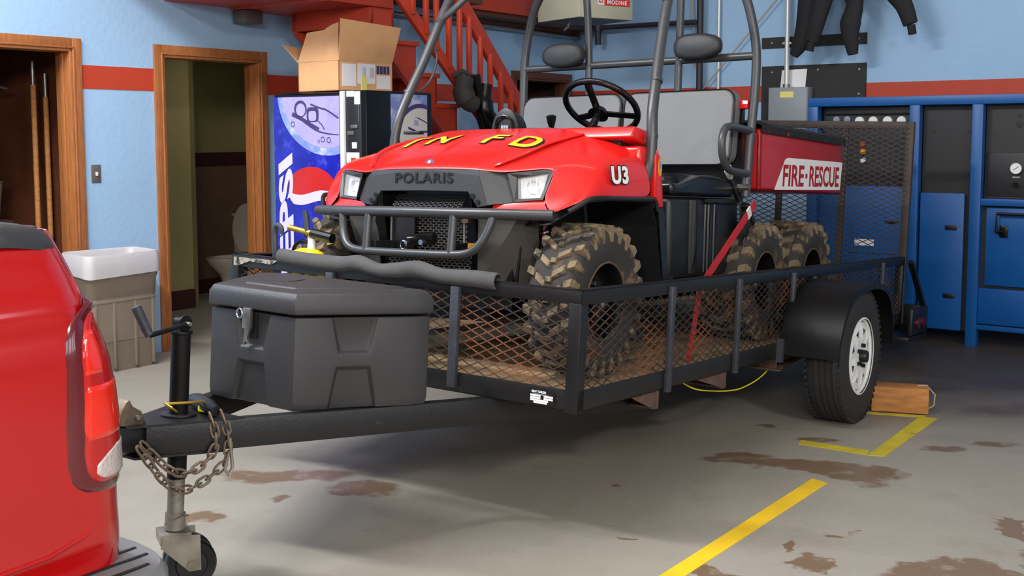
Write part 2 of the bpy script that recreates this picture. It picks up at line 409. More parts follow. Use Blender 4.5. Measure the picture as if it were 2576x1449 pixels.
# ================================================================== the room
Lc = 5.246
def struct(name, mb, m, mtx, **k): return structure(mb.build(name, m, matrix=mtx, **k))
I4 = Matrix.Identity(4)
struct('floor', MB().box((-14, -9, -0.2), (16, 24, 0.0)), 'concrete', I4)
H = 4.9
w = MB()
for a, b, z0 in ((-9, -1.62, 0), (-1.62, -.70, 2.10), (-.70, 0, 0), (0, .89, 2.10), (.89, 4.17, 0), (4.17, 5.10, 2.10), (5.10, Lc, 0)):
    w.box((a, 0, z0), (b, .14, H))
struct('wall_left', w, 'wall_blue', M_LEFT)
struct('wall_right', MB().box((-.14, 0, 0), (12.2, .14, H)), 'wall_blue', M_RIGHT)
struct('ceiling', MB().box((-14, -9, H), (16, 24, H + .15)), 'off_white', I4)
t = MB()
for a, b in ((-9, -1.69), (-.634, -.069), (.961, 4.10), (5.17, Lc)): t.box((a, -.003, 1.843), (b, 0.0, 1.998))
struct('trim_1', t, 'stripe_red', M_LEFT)
struct('trim_2', MB().box((0, -.003, 1.842), (12, 0, 1.996)), 'stripe_red', M_RIGHT)
def door_frame(n, a, b, h, cw=.068, depth=.15):
    f = MB()
    f.box((a - cw, -.018, 0), (a, 0, h + cw)); f.box((b, -.018, 0), (b + cw, 0, h + cw)); f.box((a, -.018, h), (b, 0, h + cw))
    f.box((a - .012, -.026, 0), (a, -.01, h)); f.box((b, -.026, 0), (b + .012, -.01, h)); f.box((a - .012, -.026, h), (b + .012, -.01, h + .012))
    f.box((a, -.016, 0), (a + .02, depth, h)); f.box((b - .02, -.016, 0), (b, depth, h)); f.box((a, -.016, h - .02), (b, depth, h))
    f.box((a + .02, .05, 0), (a + .032, .09, h - .02)); f.box((b - .032, .05, 0), (b - .02, .09, h - .02))
    return struct('door_%d' % n, f, 'oak', M_LEFT, bevel=.003)
door_frame(1, -1.62, -.70, 2.10); door_frame(2, 0, .89, 2.10)
d3 = door_frame(3, 4.17, 5.10, 2.10)
d3.data.materials[0] = MATS['brown_wood']
dl = MB().box((0, 0, .01), (.82, .04, 2.02)); dl.box((.1, -.006, .9), (.72, 0, 1.9))
o = dl.build('door_leaf', 'oak', d3, bevel=.003, matrix=Matrix.Translation((4.2, .16, 0)) @ Matrix.Rotation(math.radians(35), 4, 'Z'))
MB().tube([(.74, -.05, 1.0), (.66, -.05, 1.0)], .011).build('door_handle', 'steel', o, smooth=True)
# restroom beyond door 2
r = MB(); r.box((-.50, .15, 0), (-.45, 2.4, 2.6)); r.box((-.45, 1.55, 0), (1.48, 1.65, 2.6)); r.box((1.43, 1.55, 0), (1.48, 2.3, 2.6)); r.box((1.43, 2.25, 0), (2.9, 2.35, 2.6)); r.box((2.75, .15, 0), (2.85, 2.3, 2.6)); r.box((-.50, .15, 2.45), (2.85, 2.4, 2.55))
struct('wall_restroom', r, 'olive_wall', M_LEFT)
r = MB(); r.box((1.49, 2.235, .12), (2.74, 2.249, 1.24))
struct('trim_3', r, 'wainscot', M_LEFT)
r = MB(); r.box((1.49, 2.22, 1.24), (2.745, 2.249, 1.37)); struct('trim_4', r, 'maroon_trim', M_LEFT)
r = MB(); r.box((-.44, 1.53, 0), (1.43, 1.549, .17)); r.box((1.49, 2.22, 0), (2.745, 2.249, .14)); r.box((2.73, .16, 0), (2.749, 2.24, .14)); struct('baseboard_restroom', r, 'maroon_trim', M_LEFT)
# storage room beyond door 1
r = MB(); r.box((-4.2, 2.6, 0), (-.50, 2.7, 2.6)); r.box((-4.2, .15, 0), (-4.1, 2.6, 2.6)); r.box((-.53, .15, 0), (-.505, 2.6, 2.6)); r.box((-4.2, .15, 2.5), (-.505, 2.7, 2.6))
struct('wall_storage', r, 'brown_wood', M_LEFT)
# restroom toilet
T = empty('toilet', M_LEFT @ Matrix.Translation((1.98, 1.72, 0)), 'cream porcelain toilet with its seat raised, inside the dim restroom doorway', 'toilet')
def oval(rx, ry, z, cx=0, n=28): return [(cx + rx*math.cos(2*PI*i/n), ry*math.sin(2*PI*i/n), z) for i in range(n)]
MB().loft([oval(.15,.11,0,.05), oval(.15,.11,.06,.05), oval(.12,.09,.16,.05), oval(.14,.11,.24,.03), oval(.21,.17,.33,0), oval(.235,.185,.385,0), oval(.235,.185,.40,0), oval(.19,.14,.40,0), oval(.15,.11,.31,0)], True, True).build('bowl', 'porcelain', T, smooth=True, angle=60)
MB().box((.22, -.21, .40), (.42, .21, .76)).box((.14,-.12,.2),(.3,.12,.40)).build('tank', 'porcelain', T, bevel=.02, seg=3)
MB().box((.21, -.22, .76), (.43, .22, .79)).build('tank_lid', 'porcelain', T, bevel=.01)
lid = [(.0, .19*math.sin(a), .43 + .23 + .23*math.cos(a)) for a in [2*PI*i/28 for i in range(28)]]
MB().loft([[(x + .175 + (z-.4)*.09, y, z) for x, y, z in lid], [(x + .2 + (z-.4)*.09, y, z) for x, y, z in lid]]).build('lid', 'porcelain', T, smooth=True)
# storage room contents
def wire_frame(x, y, h, lab):
    e = empty('hanging_pole', M_LEFT @ Matrix.Translation((x, y, 0)), lab, 'pole', 'wooden poles in the storage room')
    MB().tube([(0, 0, 0), (0, 0, h)], .018, 12).build('shaft', 'beam_wood', e, smooth=True)
    MB().tube([(0, 0, h), (0, 0, h + .16)], .014, 12).build('ferrule', 'steel', e, smooth=True)
    return e
wire_frame(-.675, .5, 1.88, 'upright wooden pole in the storage room, left of the pair')
wire_frame(-.585, .5, 1.80, 'upright wooden pole in the storage room, nearer the oak door frame')
e = empty('storage_shelf', M_LEFT @ Matrix.Translation((-1.9, 1.2, 0)), 'dark steel shelf at the back of the storage room', 'shelf')
for z in (.5, 1.0, 1.5): MB().box((-.8, 0, z), (.9, .4, z + .03)).build('board', 'dark_wood', e)
for x in (-.8, .87):
    for y in (0, .37): MB().box((x, y, 0), (x + .03, y + .03, 1.9)).build('post', 'black_board', e)
c = MB(); c.tube([(-1.5, .75, 2.0), (-.72, .75, 1.86)], .01, 8)
tag(c.build('hanging_rail', 'steel', matrix=M_LEFT, smooth=True), 'thin slanting metal rail near the top of the storage doorway', 'rail')
c = MB(); c.tube(spline([(-1.30, .7, 1.62), (-1.15, .7, 1.48), (-.98, .68, 1.36), (-.86, .66, 1.30)]), .008, 6)
tag(c.build('cord', 'rope', matrix=M_LEFT, smooth=True), 'thin tan cord slanting between the wooden poles in the storage room', 'cord')
def coat(x, y, z, mt, lab):
    rings = []
    for k, (hh, a, b) in enumerate(((0, .05, .04), (-.06, .16, .07), (-.14, .22, .09), (-.5, .2, .09), (-.85, .24, .1), (-.87, .1, .04))):
        rings.append([(x + a*math.cos(t)*(1 + .08*math.sin(5*t + k)), y + b*math.sin(t)*(1 + .15*math.sin(7*t)), z + hh) for t in [2*PI*i/24 for i in range(24)]])
    tag(MB().loft(rings).build('hanging_coat', mt, matrix=M_LEFT, smooth=True, angle=80), lab, 'coat', 'coats in the storage room')
coat(-1.30, 1.0, 1.50, 'dark_pipe', 'dark coat hanging low in the storage doorway')
coat(-1.42, .8, 1.88, 'brown_wood', 'tan hooked garment hanging in the upper left of the storage doorway')
e = empty('bucket', M_LEFT @ Matrix.Translation((-.86, .85, .95)), 'grey bin standing on a stand just inside the storage doorway', 'bucket')
MB().lathe([(.09, 0), (.12, .26), (.13, .27), (.11, .26), (.085, .02), (1e-3, .02)], seg=20).build('body', 'can_grey', e, smooth=True)
MB().box((-.13, -.13, -.95), (.13, .13, 0)).build('stand', 'dark_wood', e)
r = MB(); r.box((3.9, 1.6, 0), (Lc, 1.7, 2.6)); r.box((3.85, .15, 0), (3.9, 1.7, 2.6)); r.box((Lc, .15, 0), (Lc+.05, 1.7, 2.6)); r.box((3.9, .15, 2.5), (Lc, 1.7, 2.6))
struct('wall_passage', r, 'dark_wood', M_LEFT)
struct('wall_side_blocker', MB().box((12.0, -20, 0), (12.14, 0, H)), 'off_white', M_RIGHT)  # unseen wall, added to block ambient light coming in from the right
for i, y0 in enumerate((-4.0, -6.2, -8.4, -10.6)):
    wn = structure(MB().box((11.93, y0 - 1.7, 1.2), (11.98, y0, 2.7)).build('window_%d' % (i + 1), 'off_white', matrix=M_RIGHT, bevel=.01))
    for j in range(3): MB().box((11.915, y0 - .08 - j*.54 - .46, 1.28), (11.929, y0 - .08 - j*.54, 2.62)).build('pane', 'daylight', wn)
# light switch
e = empty('light_switch', M_LEFT @ Matrix.Translation((-.545, 0, 1.28)), 'grey metal light switch plate on the blue wall between the two doorways', 'switch')
MB().box((-.035, -.006, -.06), (.035, 0, .06)).build('plate', 'switch_plate', e, bevel=.002)
MB().box((-.006, -.018, -.012), (.006, -.005, .012)).build('toggle', 'white_paint', e, bevel=.001)
# rubbish bin by the doorway
e = empty('trash_can', M_LEFT @ Matrix.Translation((-.60, -.215, 0)), 'grey brown plastic rubbish bin with white liner against the blue wall by the restroom door', 'trash can')
def rr3(w_, h_, r_, z): return [(x, y, z) for x, y in rounded_rect(w_, h_, r_, 4)]
MB().loft([rr3(.47,.25,.04,0), rr3(.50,.28,.05,.48), rr3(.515,.295,.05,.49), rr3(.53,.30,.05,.60), rr3(.545,.31,.05,.61), rr3(.555,.325,.05,.755), rr3(.54,.31,.05,.755), rr3(.48,.27,.05,.2)], True, True).build('body', 'can_grey', e, smooth=True, angle=50)
ribs = MB()
for x in (-.215, -.08, .08, .215): ribs.prism([(x-.008*1, .02), (x+.008, .02), (x+.011, .46), (x-.011, .46)], 'y', -.146, -.12)
ribs.box((-.245, -.148, .455), (.245, -.13, .475))
for y in (-.06, .06): ribs.box((.225, y-.01, .02), (.252, y+.01, .46))
ribs.build('rib', 'can_grey', e, bevel=.004)
def wav(w_, h_, r_, z, amp, ph=0): return [(x, y, z + amp*math.sin(3*math.atan2(y, x) + ph) + amp*.5*math.sin(8*math.atan2(y, x))) for x, y in rounded_rect(w_, h_, r_, 8)]
MB().loft([wav(.567,.337,.06,.64,.014), wav(.572,.342,.06,.68,.006, 1), wav(.565,.335,.06,.755,.003), wav(.548,.318,.06,.775,.004), wav(.525,.295,.06,.765,.004), wav(.515,.285,.06,.66,.006), wav(.49,.26,.06,.30,.006)], True, False).build('liner', 'bag', e, smooth=True, angle=80, solid=.002)
# ------------------------------------------------------------------ mezzanine, landing and stair (red steel)
m = MB(); m.box((.04, -1.03, 2.474), (.62, 0, 2.9)); struct('trim_5', m, 'red_steel', M_LEFT)
m = MB(); m.box((-.9, -2.9, 2.90), (-.0, 0, 3.1)); m.box((2.9, -.34, 2.66), (Lc, 0, 2.9)); struct('trim_6', m, 'red_steel', M_LEFT)
m = MB(); m.box((3.3, -.06, 2.585), (Lc, 0, 2.66)); m.box((2.9, -.3, 2.62), (Lc, -.06, 2.66)); struct('trim_7', m, 'brown_wood', M_LEFT)
e = empty('staircase', M_LEFT @ Matrix.Translation((0, 0, 0)), 'red steel staircase with landing and balustrade running down the blue wall behind the vending machine', 'staircase')
MB().box((.62, -1.03, 2.458), (1.285, -.01, 2.62)).build('landing', 'red_steel', e, bevel=.004)
MB().box((1.06, -1.0, 2.318), (1.10, -.19, 2.458)).build('beam', 'red_steel', e, bevel=.004)
MB().box((1.06, -.24, 2.312), (1.2, -.19, 2.46)).build('beam', 'red_steel', e)
nst = 10; run, rise = .2435, .228
def step_x(k): return 1.285 + .03 + k*run
def step_z(k): return 2.236 - k*rise
for yv in (-1.0, -.62, -.24):
    p = [(1.10, 2.458), (1.06, 2.31)]
    xl = step_x(nst - 1) + run
    zf = lambda x: 2.31 - .925*(x - 1.06)
    p += [(1.06 + 2.31/.925, 0.0), (xl, 0.0)]
    for k in range(nst - 1, -1, -1):
        p += [(step_x(k) + run, step_z(k) - .03), (step_x(k), step_z(k) - .03)]
    p += [(step_x(0), 2.458)]
    mb = MB(); mb.prism([(a, b) for a, b in p], 'y', yv, yv + .045)
    fix_normals(mb.build('stringer', 'red_steel', e))
for k in range(nst):
    if step_z(k) < .05: break
    MB().box((step_x(k) - .01, -1.02, step_z(k) - .035), (step_x(k) + run + .02, -.17, step_z(k))).build('tread', 'red_steel', e, bevel=.003)
    MB().box((step_x(k) - .02, -1.0, step_z(k)), (step_x(k), -.19, step_z(k) + rise - .035)).build('riser', 'red_steel', e)
slope = -.905
def railz(x, z0): return z0 + slope*(x - 1.413)
x0, x1 = .9, 3.05
MB().bar((x0, -1.03, railz(x0, 2.495)), (x1, -1.03, railz(x1, 2.495)), .04, .085).build('bottom_rail', 'red_steel', e, bevel=.003)
def hz(x): return 2.43 - 1.02*(x - 2.205)
MB().bar((1.0, -1.03, hz(1.0)), (3.12, -1.03, hz(3.12)), .05, .115).build('handrail', 'red_steel', e, bevel=.004)
for x in (1.47, 1.62, 1.74, 1.89, 2.02, 2.14, 2.28, 2.41, 2.55, 2.69, 2.81, 2.93):
    MB().box((x - .018, -1.07, railz(x, 2.48)), (x + .018, -1.034, hz(x) - .03)).build('baluster', 'red_steel', e, bevel=.003)
MB().box((3.09, -1.07, 0), (3.17, -.99, hz(3.13) + .1)).build('newel', 'red_steel', e, bevel=.005)
c = MB().tube([(1.3, -.05, 2.575), (Lc, -.05, 2.555)], .024, 10)
tag(c.build('conduit', 'steel', matrix=M_LEFT, smooth=True), 'grey conduit running along the blue wall above the staircase', 'conduit', 'metal conduits on the walls')
c = MB().box((.96, -.12, 2.38), (1.02, -.02, 2.47))
tag(MB().box((.63, -.16, 2.36), (.80, -.02, 2.455)).build('junction_box', 'switch_plate', matrix=M_LEFT, bevel=.006), 'small grey box fixed under the mezzanine near the wall', 'junction box')
tag(MB().box((1.55, -.55, 2.70), (2.5, -.03, 3.1)).build('stored_crate', 'mezz_yellow', matrix=M_LEFT, bevel=.02), 'olive yellow storage crate up behind the top balusters', 'crate')
MB().box((1.5, -.6, 2.66), (2.9, 0, 2.70)).build('mezzanine_shelf', 'brown_wood', matrix=M_LEFT)
tag(COL.objects['mezzanine_shelf'], 'brown shelf board on the wall above the staircase', 'shelf')
# rubber gear hanging at the stair
e = empty('rubber_gear', M_LEFT @ Matrix.Translation((0, -1.16, 0)), 'dark rubber boots hung as a bundle on the red balustrade', 'boots')
b = MB().tube(spline([(1.95, 0, 1.98), (1.93, 0, 1.88), (1.95, -.02, 1.80), (2.03, -.03, 1.77)]), [.075]*6 + [.085]*6 + [.07]*6 + [.05], 14, ref=(0, 1, 0))
b.build('boot', 'dusty_plastic', e, smooth=True)
MB().tube(spline([(2.17, -.03, 1.93), (2.15, -.03, 1.80), (2.16, -.04, 1.70), (2.25, -.05, 1.62)]), [.06]*6 + [.075]*6 + [.07]*6 + [.045], 14, ref=(0, 1, 0)).build('boot', 'gloss_black', e, smooth=True)
MB().tube(spline([(2.05, -.02, 2.0), (2.09, -.02, 1.84), (2.14, -.02, 1.66), (2.22, -.02, 1.55), (2.34, -.02, 1.60)]), .045, 12, ref=(0, 1, 0)).build('boot', 'gloss_black', e, smooth=True)
MB().tube(spline([(1.9, .06, 2.0), (2.02, .08, 2.03), (2.14, .06, 1.99)]), .02, 8).build('loop', 'foam', e, smooth=True)
# ------------------------------------------------------------------ vending machine
VO = Vector((-1.634, 8.074, 0))
M_VEND = basis(VO, RW, -NR, UP)
e = empty('vending_machine', M_VEND, 'blue soft drink vending machine with a can lid picture, beneath the red staircase', 'vending machine')
MB().box((0.0, .03, .05), (.82, .70, 1.83)).box((.03, .06, 0), (.79, .66, .05)).build('cabinet', 'gloss_black', e, bevel=.015, seg=3)
MB().box((-.01, -.03, .12), (.655, .03, 1.82)).build('front_panel', 'gloss_black', e, bevel=.025, seg=4)
MB().box((.0, -.034, .2), (.642, -.029, 1.795)).build('picture_panel', 'vend_blue', e)
pp = children(e)[-1]
def flat(poly, name, m, y=-.036, parent=None, th=.002, root=e):
    mb = MB(); mb.prism(poly, 'y', y, y + th); return fix_normals(mb.build(name, m, parent or pp))
def clipx(poly, xmax):
    out = []
    for i, p in enumerate(poly):
        q_ = poly[(i+1) % len(poly)]
        if p[0] <= xmax: out.append(p)
        if (p[0] <= xmax) != (q_[0] <= xmax):
            t_ = (xmax - p[0]) / (q_[0] - p[0]); out.append((xmax, p[1] + t_*(q_[1]-p[1])))
    return out
def clipz(poly, zmax):
    return [(b_, a_) for a_, b_ in clipx([(z_, x_) for x_, z_ in poly], zmax)]
def ell(cx, cz, rx, rz, n=48, rot=0, a0=0, a1=360):
    c_, s_ = math.cos(math.radians(rot)), math.sin(math.radians(rot)); out = []
    for i in range(n if a1 - a0 == 360 else n + 1):
        t = math.radians(a0 + (a1-a0)*i/n); x, z = rx*math.cos(t), rz*math.sin(t); out.append((cx + x*c_ - z*s_, cz + x*s_ + z*c_))
    return out
def clip_all(p): return clipz(clipx(p, .64), 1.793)
flat(clip_all(ell(.50, 1.80, .46, .40, rot=-12)), 'can_rim', 'vend_ice', -.036)
flat(clip_all(ell(.50, 1.81, .415, .36, rot=-12)), 'can_lid', 'vend_lilac', -.0375)
def ring2d(o_, i_, name, m, y):
    n = len(o_); mb = MB(); mb.add([(a, y, b) for a, b in o_] + [(a, y, b) for a, b in i_], [(k, (k+1) % n, n + (k+1) % n, n + k) for k in range(n)])
    return mb.build(name, m, pp)
ring2d(ell(.272, 1.712, .062, .058, 24), ell(.274, 1.706, .046, .044, 24), 'rivet', 'vend_purple_line', -.0385)
ring2d([(a, b) for a, b in rounded_rect(.115, .10, .03, 5, .39, 1.672)], [(a, b) for a, b in rounded_rect(.075, .066, .02, 5, .387, 1.664)], 'tab_hole', 'vend_purple_line', -.0385)
def ribbon(pts, w_, name, m, y):
    P_ = [V3((a, 0, b)) for a, b in pts]; S_ = spline(P_, 6); mb = MB(); L_, R_ = [], []
    for i, p in enumerate(S_):
        t_ = (S_[min(i+1, len(S_)-1)] - S_[max(i-1, 0)]).normalized(); n_ = Vector((-t_.z, 0, t_.x)); ww = w_ if not isinstance(w_, (list, tuple)) else w_[0] + (w_[1]-w_[0])*i/(len(S_)-1)
        L_.append((p.x + n_.x*ww/2, p.z + n_.z*ww/2)); R_.append((p.x - n_.x*ww/2, p.z - n_.z*ww/2))
    k = len(L_); mb.add([(a, y, b) for a, b in L_ + R_], [(i, i+1, k+i+1, k+i) for i in range(k-1)]); return mb.build(name, m, pp)
ribbon([(.19, 1.678), (.30, 1.637), (.372, 1.606), (.45, 1.575)], (.03, .018), 'tab_shadow', 'vend_purple_line', -.0385)
ribbon([(.30, 1.628), (.42, 1.568), (.52, 1.545), (.635, 1.535)], (.016, .006), 'tab_edge', 'vend_purple_line', -.0386)
ribbon([(.37, 1.742), (.45, 1.718), (.53, 1.698), (.635, 1.645)], .012, 'score_line', 'vend_purple_line', -.0385)
ribbon([(.44, 1.63), (.48, 1.60), (.50, 1.57)], .008, 'score_line', 'vend_purple_line', -.0385)
for a, b, r_ in ((.194, 1.609, .020), (.484, 1.505, .020), (.54, 1.501, .020), (.446, 1.492, .012)): ring2d(ell(a, b, r_, r_, 16), ell(a, b, r_*.7, r_*.7, 16), 'dimple', 'vend_purple_line', -.0385)
gl = ell(.365, 1.165, .235, .155, 60)
top = [(x, z) for x, z in gl if z > 1.165 + .0]
def globe_part(zlo, zhi):
    xs = [.13 + .47*i/40 for i in range(41)]; up_, lo_ = [], []
    for x in xs:
        h_ = max(0, 1 - ((x - .365)/.235)**2)**.5 * .155
        a_ = 1.165 + h_; b_ = 1.165 - h_; up_.append((x, min(a_, zhi(x)) if zhi else a_)); lo_.append((x, max(b_, zlo(x)) if zlo else b_))
    keep = [(u_, l_) for u_, l_ in zip(up_, lo_) if u_[1] - l_[1] > .001]
    return [k_[0] for k_ in keep] + [k_[1] for k_ in keep][::-1]
wv = lambda x: 1.145 + .018*math.sin((x - .36)*14)
flat(globe_part(lambda x: wv(x), None), 'globe_red', 'vend_red', -.0365)
flat(globe_part(lambda x: wv(x) - .07, lambda x: wv(x)), 'globe_white', 'vend_white', -.0365)
# big vertical lettering down the left edge, tops leaning left
Mt = Matrix(((0, -1, 0, 0), (0, 0, -1, 0), (1, 0, 0, 0), (0, 0, 0, 1)))
tx = text_mb('PEPSI', .185, Matrix.Translation((.175, -.037, .46)) @ Matrix(((-.0, -1, 0, 0), (0, 0, 1, 0), (1, .0, 0, 0), (0, 0, 0, 1))), .0006, .007, shear=-.25, width=1.02)
tx.build('lettering', 'vend_white', pp)
MB().box((.644, -.038, .15), (.678, .03, 1.825)).build('chrome_strip', 'chrome_white', e, bevel=.006)
cp = MB().box((.68, -.02, .12), (.825, .03, 1.825)).build('control_panel', 'black_plastic', e, bevel=.006)
MB().box((.697, -.024, 1.786), (.765, -.02, 1.823)).build('sticker', 'label_white', cp)
MB().box((.768, -.024, 1.735), (.818, -.02, 1.82)).build('sticker', 'white_decal', cp)
MB().box((.735, -.03, 1.578), (.796, -.02, 1.602)).build('coin_slot', 'steel', cp, bevel=.002)
MB().box((.70, -.026, 1.535), (.76, -.02, 1.56)).build('price_display', 'switch_plate', cp, bevel=.002)
MB().box((.745, -.03, 1.445), (.788, -.02, 1.487)).build('bill_slot', 'off_white', cp, bevel=.003)
bp_ = MB().box((.695, -.032, 1.35), (.81, -.02, 1.42)); bp_.build('bill_acceptor', 'off_white', cp, bevel=.004)
MB().box((.74, -.034, 1.36), (.785, -.031, 1.385)).build('bill_mouth', 'stripe_red', cp)
MB().box((.805, -.028, 1.62), (.812, -.02, 1.735)).build('edge_strip', 'steel', cp)
# picture on the side
sp_ = MB().box((.8205, .27, .25), (.8235, .64, 1.81)).build('side_picture', 'vend_ice', e)
def sflat(poly, name, m, x):
    mb = MB(); mb.add([(x, a, b) for a, b in poly], [tuple(range(len(poly)))]); return mb.build(name, m, sp_)
def cl2(p): return clipz(clipx(p, .638), 1.81)
sflat([(.272, .25), (.272, 1.58), (.33, 1.50), (.30, 1.2), (.36, .9), (.34, .25)], 'water', 'wall_pipe_blue', .8236)
sflat(cl2(ell(.56, 1.50, .25, .25, rot=20)), 'can_rim', 'vend_purple_line', .8238)
sflat(cl2(ell(.565, 1.485, .235, .235, rot=20)), 'can_lid', 'off_white', .8241)
sflat(cl2([(.50, 1.66), (.56, 1.65), (.638, 1.62), (.638, 1.612), (.56, 1.64)]), 'score_line', 'vend_purple_line', .8243)
sflat([(.44, 1.592), (.54, 1.56), (.638, 1.565), (.638, 1.55), (.54, 1.545), (.44, 1.575)], 'tab_shadow', 'vend_purple_line', .8243)
sflat([(.50, 1.64), (.545, 1.632), (.545, 1.595), (.50, 1.60)], 'tab_hole', 'vend_lilac', .8243)
# cardboard box on top
bxw, bxl, bxh = .43, .48, .20
Mb = M_VEND @ Matrix.Translation((.59, .015, 1.832)) @ Matrix.Rotation(math.radians(-5), 4, 'Z')
# local: x to the left along the shorter face is negative, y back along the longer face
e = empty('cardboard_box', Mb, 'open brown cardboard box with white shipping labels, on top of the vending machine', 'box')
MB().box((-bxw, 0, 0), (0, bxl, .006)).build('bottom', 'cardboard', e)
MB().box((-bxw, -.0, 0), (0, .006, bxh)).build('side', 'cardboard', e)
rs = MB().box((-.006, 0, 0), (0, bxl, bxh)).build('side', 'cardboard', e)
MB().box((-bxw, 0, 0), (-bxw + .006, bxl, bxh)).build('side', 'cardboard', e)
MB().box((-bxw, bxl - .006, 0), (0, bxl, bxh)).build('side', 'cardboard', e)
MB().add([(.0, .0, bxh), (.0, bxl, bxh), (.06, bxl + .03, bxh + .24), (.05, -.02, bxh + .27)], [(0,1,2,3)]).build('flap', 'cardboard', e, solid=.006)
MB().add([(-bxw, 0, bxh), (0, 0, bxh), (-.02, .02, bxh + .25), (-.10, .03, bxh + .24), (-.18, .03, bxh + .21), (-bxw + .08, .02, bxh + .20)], [(0,1,2,3,4,5)]).build('flap', 'cardboard', e, solid=.006)
MB().add([(-bxw, 0, bxh), (-bxw, bxl, bxh), (-bxw - .16, bxl, bxh + .08), (-bxw - .17, 0, bxh + .13)], [(0,1,2,3)]).build('flap', 'cardboard', e, solid=.006)
for a, b, c_, d, mt_ in ((.03, .03, .15, .18, 'label_white'), (.165, .05, .32, .185, 'label_white'), (.335, .02, .46, .11, 'label_white'), (.195, .005, .245, .10, 'label_yellow')):
    MB().box((0, a, b), (.0015 if mt_ == 'label_white' else .003, c_, d)).build('label', mt_, rs)
g = MB()
for i in range(4): g.box((0, .335 + i*.031, .12), (.0015, .360 + i*.031, .175))
g.build('label', 'label_navy', rs)
for a, b in ((.21, 3), (.275, 4)):
    g = MB()
    for i in range(b): g.box((0, a + i*.011, .09), (.0022, a + .004 + i*.011, .16))
    g.build('bar_code', 'box_grey', rs)
MB().box((-.10, -.0015, .255), (-.07, .0, .32))
# ------------------------------------------------------------------ right wall fittings
tag(MB().box((2.144, -.02, 1.50), (3.151, 0, 2.177)).build('backing_board', 'black_board', matrix=M_RIGHT @ Matrix.Translation((0, -.001, 0))), 'large black plywood board on the blue wall behind the grey electrical box', 'board', 'black boards on the right wall')
bb = COL.objects['backing_board']
for s_, z_ in ((2.25, 2.12), (3.09, 2.12), (2.7, 2.13), (3.09, 1.9)): MB().disc((s_, -.021, z_), .009, 'y', 0, .002, 10).build('screw', 'steel', bb)
tag(MB().box((2.139, -.02, 2.345), (3.15, 0, 2.446)).build('backing_strip', 'black_board', matrix=M_RIGHT), 'narrow black board on the blue wall behind the hanging suit', 'board', 'black boards on the right wall')
bb = COL.objects['backing_strip']
for s_ in (2.24, 3.08): MB().disc((s_, -.021, 2.395), .009, 'y', 0, .002, 10).build('screw', 'steel', bb)
e = empty('electrical_box', M_RIGHT @ Matrix.Translation((2.27, -.02, 1.52)), 'grey electrical disconnect box below the white vertical conduit', 'electrical box')
MB().box((0, -.12, 0), (.385, 0, .45)).build('body', 'box_grey', e, bevel=.004)
MB().box((.004, -.128, .004), (.381, -.12, .446)).build('door', 'box_grey', e, bevel=.003)
MB().box((.12, -.130, .355), (.25, -.128, .41)).build('label', 'label_yellow', e)
MB().tube([(.385, -.06, .2), (.415, -.06, .2), (.415, -.06, .33)], .01, 8).build('lever', 'gloss_black', e)
tag(MB().add([(2.335, -.024, 1.96), (2.58, -.024, 1.955), (2.60, -.03, 2.14), (2.35, -.024, 2.135)], [(0,1,2,3)]).build('paper_sheet', 'label_white', matrix=M_RIGHT, solid=.001), 'white paper sheets taped on the black board above the electrical box', 'paper')
MB().box((2.37, -.0255, 2.05), (2.5, -.0245, 2.054)).build('print_line', 'box_grey', COL.objects['paper_sheet'])
def wall_tube(pts, r, m, name, lab, cat, **k):
    return tag(MB().tube(pts, r, 12).build(name, m, matrix=M_RIGHT, smooth=True), lab, cat, group={'conduit': 'metal conduits on the walls', 'cord': 'thin cords on the blue wall', 'pipe': 'dark gas pipes by the corner'}.get(cat), **k)
e = wall_tube([(2.425, -.09, 1.965), (2.425, -.09, 4.85)], .022, 'conduit', 'conduit', 'white vertical conduit rising from the grey electrical box', 'conduit')
MB().tube([(2.425, -.09, 1.96), (2.425, -.09, 2.0)], .034, 12).build('coupling', 'steel', e, smooth=True)
MB().box((2.38, -.1, 2.37), (2.47, -.0, 2.39)).build('clamp', 'steel', e)
wall_tube([(1.702, -.05, 1.2), (1.702, -.05, 4.85)], .013, 'conduit', 'conduit', 'thin white vertical conduit on the blue wall left of the black board', 'conduit')
wall_tube([(1.45, -.06, 2.2), (1.40, -.06, 3.2), (1.38, -.06, 4.2)], .008, 'rope', 'cord', 'thin pale cord hanging nearly straight beside the dark vertical pipe', 'cord')
wall_tube([(1.52, -.07, 1.95), (2.3, -.08, 2.78), (3.4, -.08, 3.9)], .007, 'rope', 'cord', 'thin pale cord running diagonally up the blue wall', 'cord')
wall_tube([(1.535, -.12, 1.0), (1.535, -.12, 4.85)], .032, 'dark_pipe', 'gas_pipe', 'dark vertical pipe on the blue wall behind the cab headrests', 'pipe')
e = wall_tube([(-.0, -.14, 2.635), (1.52, -.14, 2.625)], .026, 'dark_pipe', 'gas_pipe', 'dark horizontal pipe below the unit heater', 'pipe')
MB().tube([(.377, -.14, 2.75), (.377, -.14, 2.46)], .032, 12).build('tee', 'dark_pipe', e, smooth=True)
MB().tube([(.377, -.14, 2.60), (.377, -.14, 2.66)], .045, 12).build('collar', 'dark_pipe', e, smooth=True)
tag(MB().tube([(2.15, -.14, 1.56), (2.28, -.14, 1.56)], .014, 10).build('conduit', 'conduit', matrix=M_RIGHT, smooth=True), 'short grey conduit entering the left side of the electrical box', 'conduit', 'metal conduits on the walls')
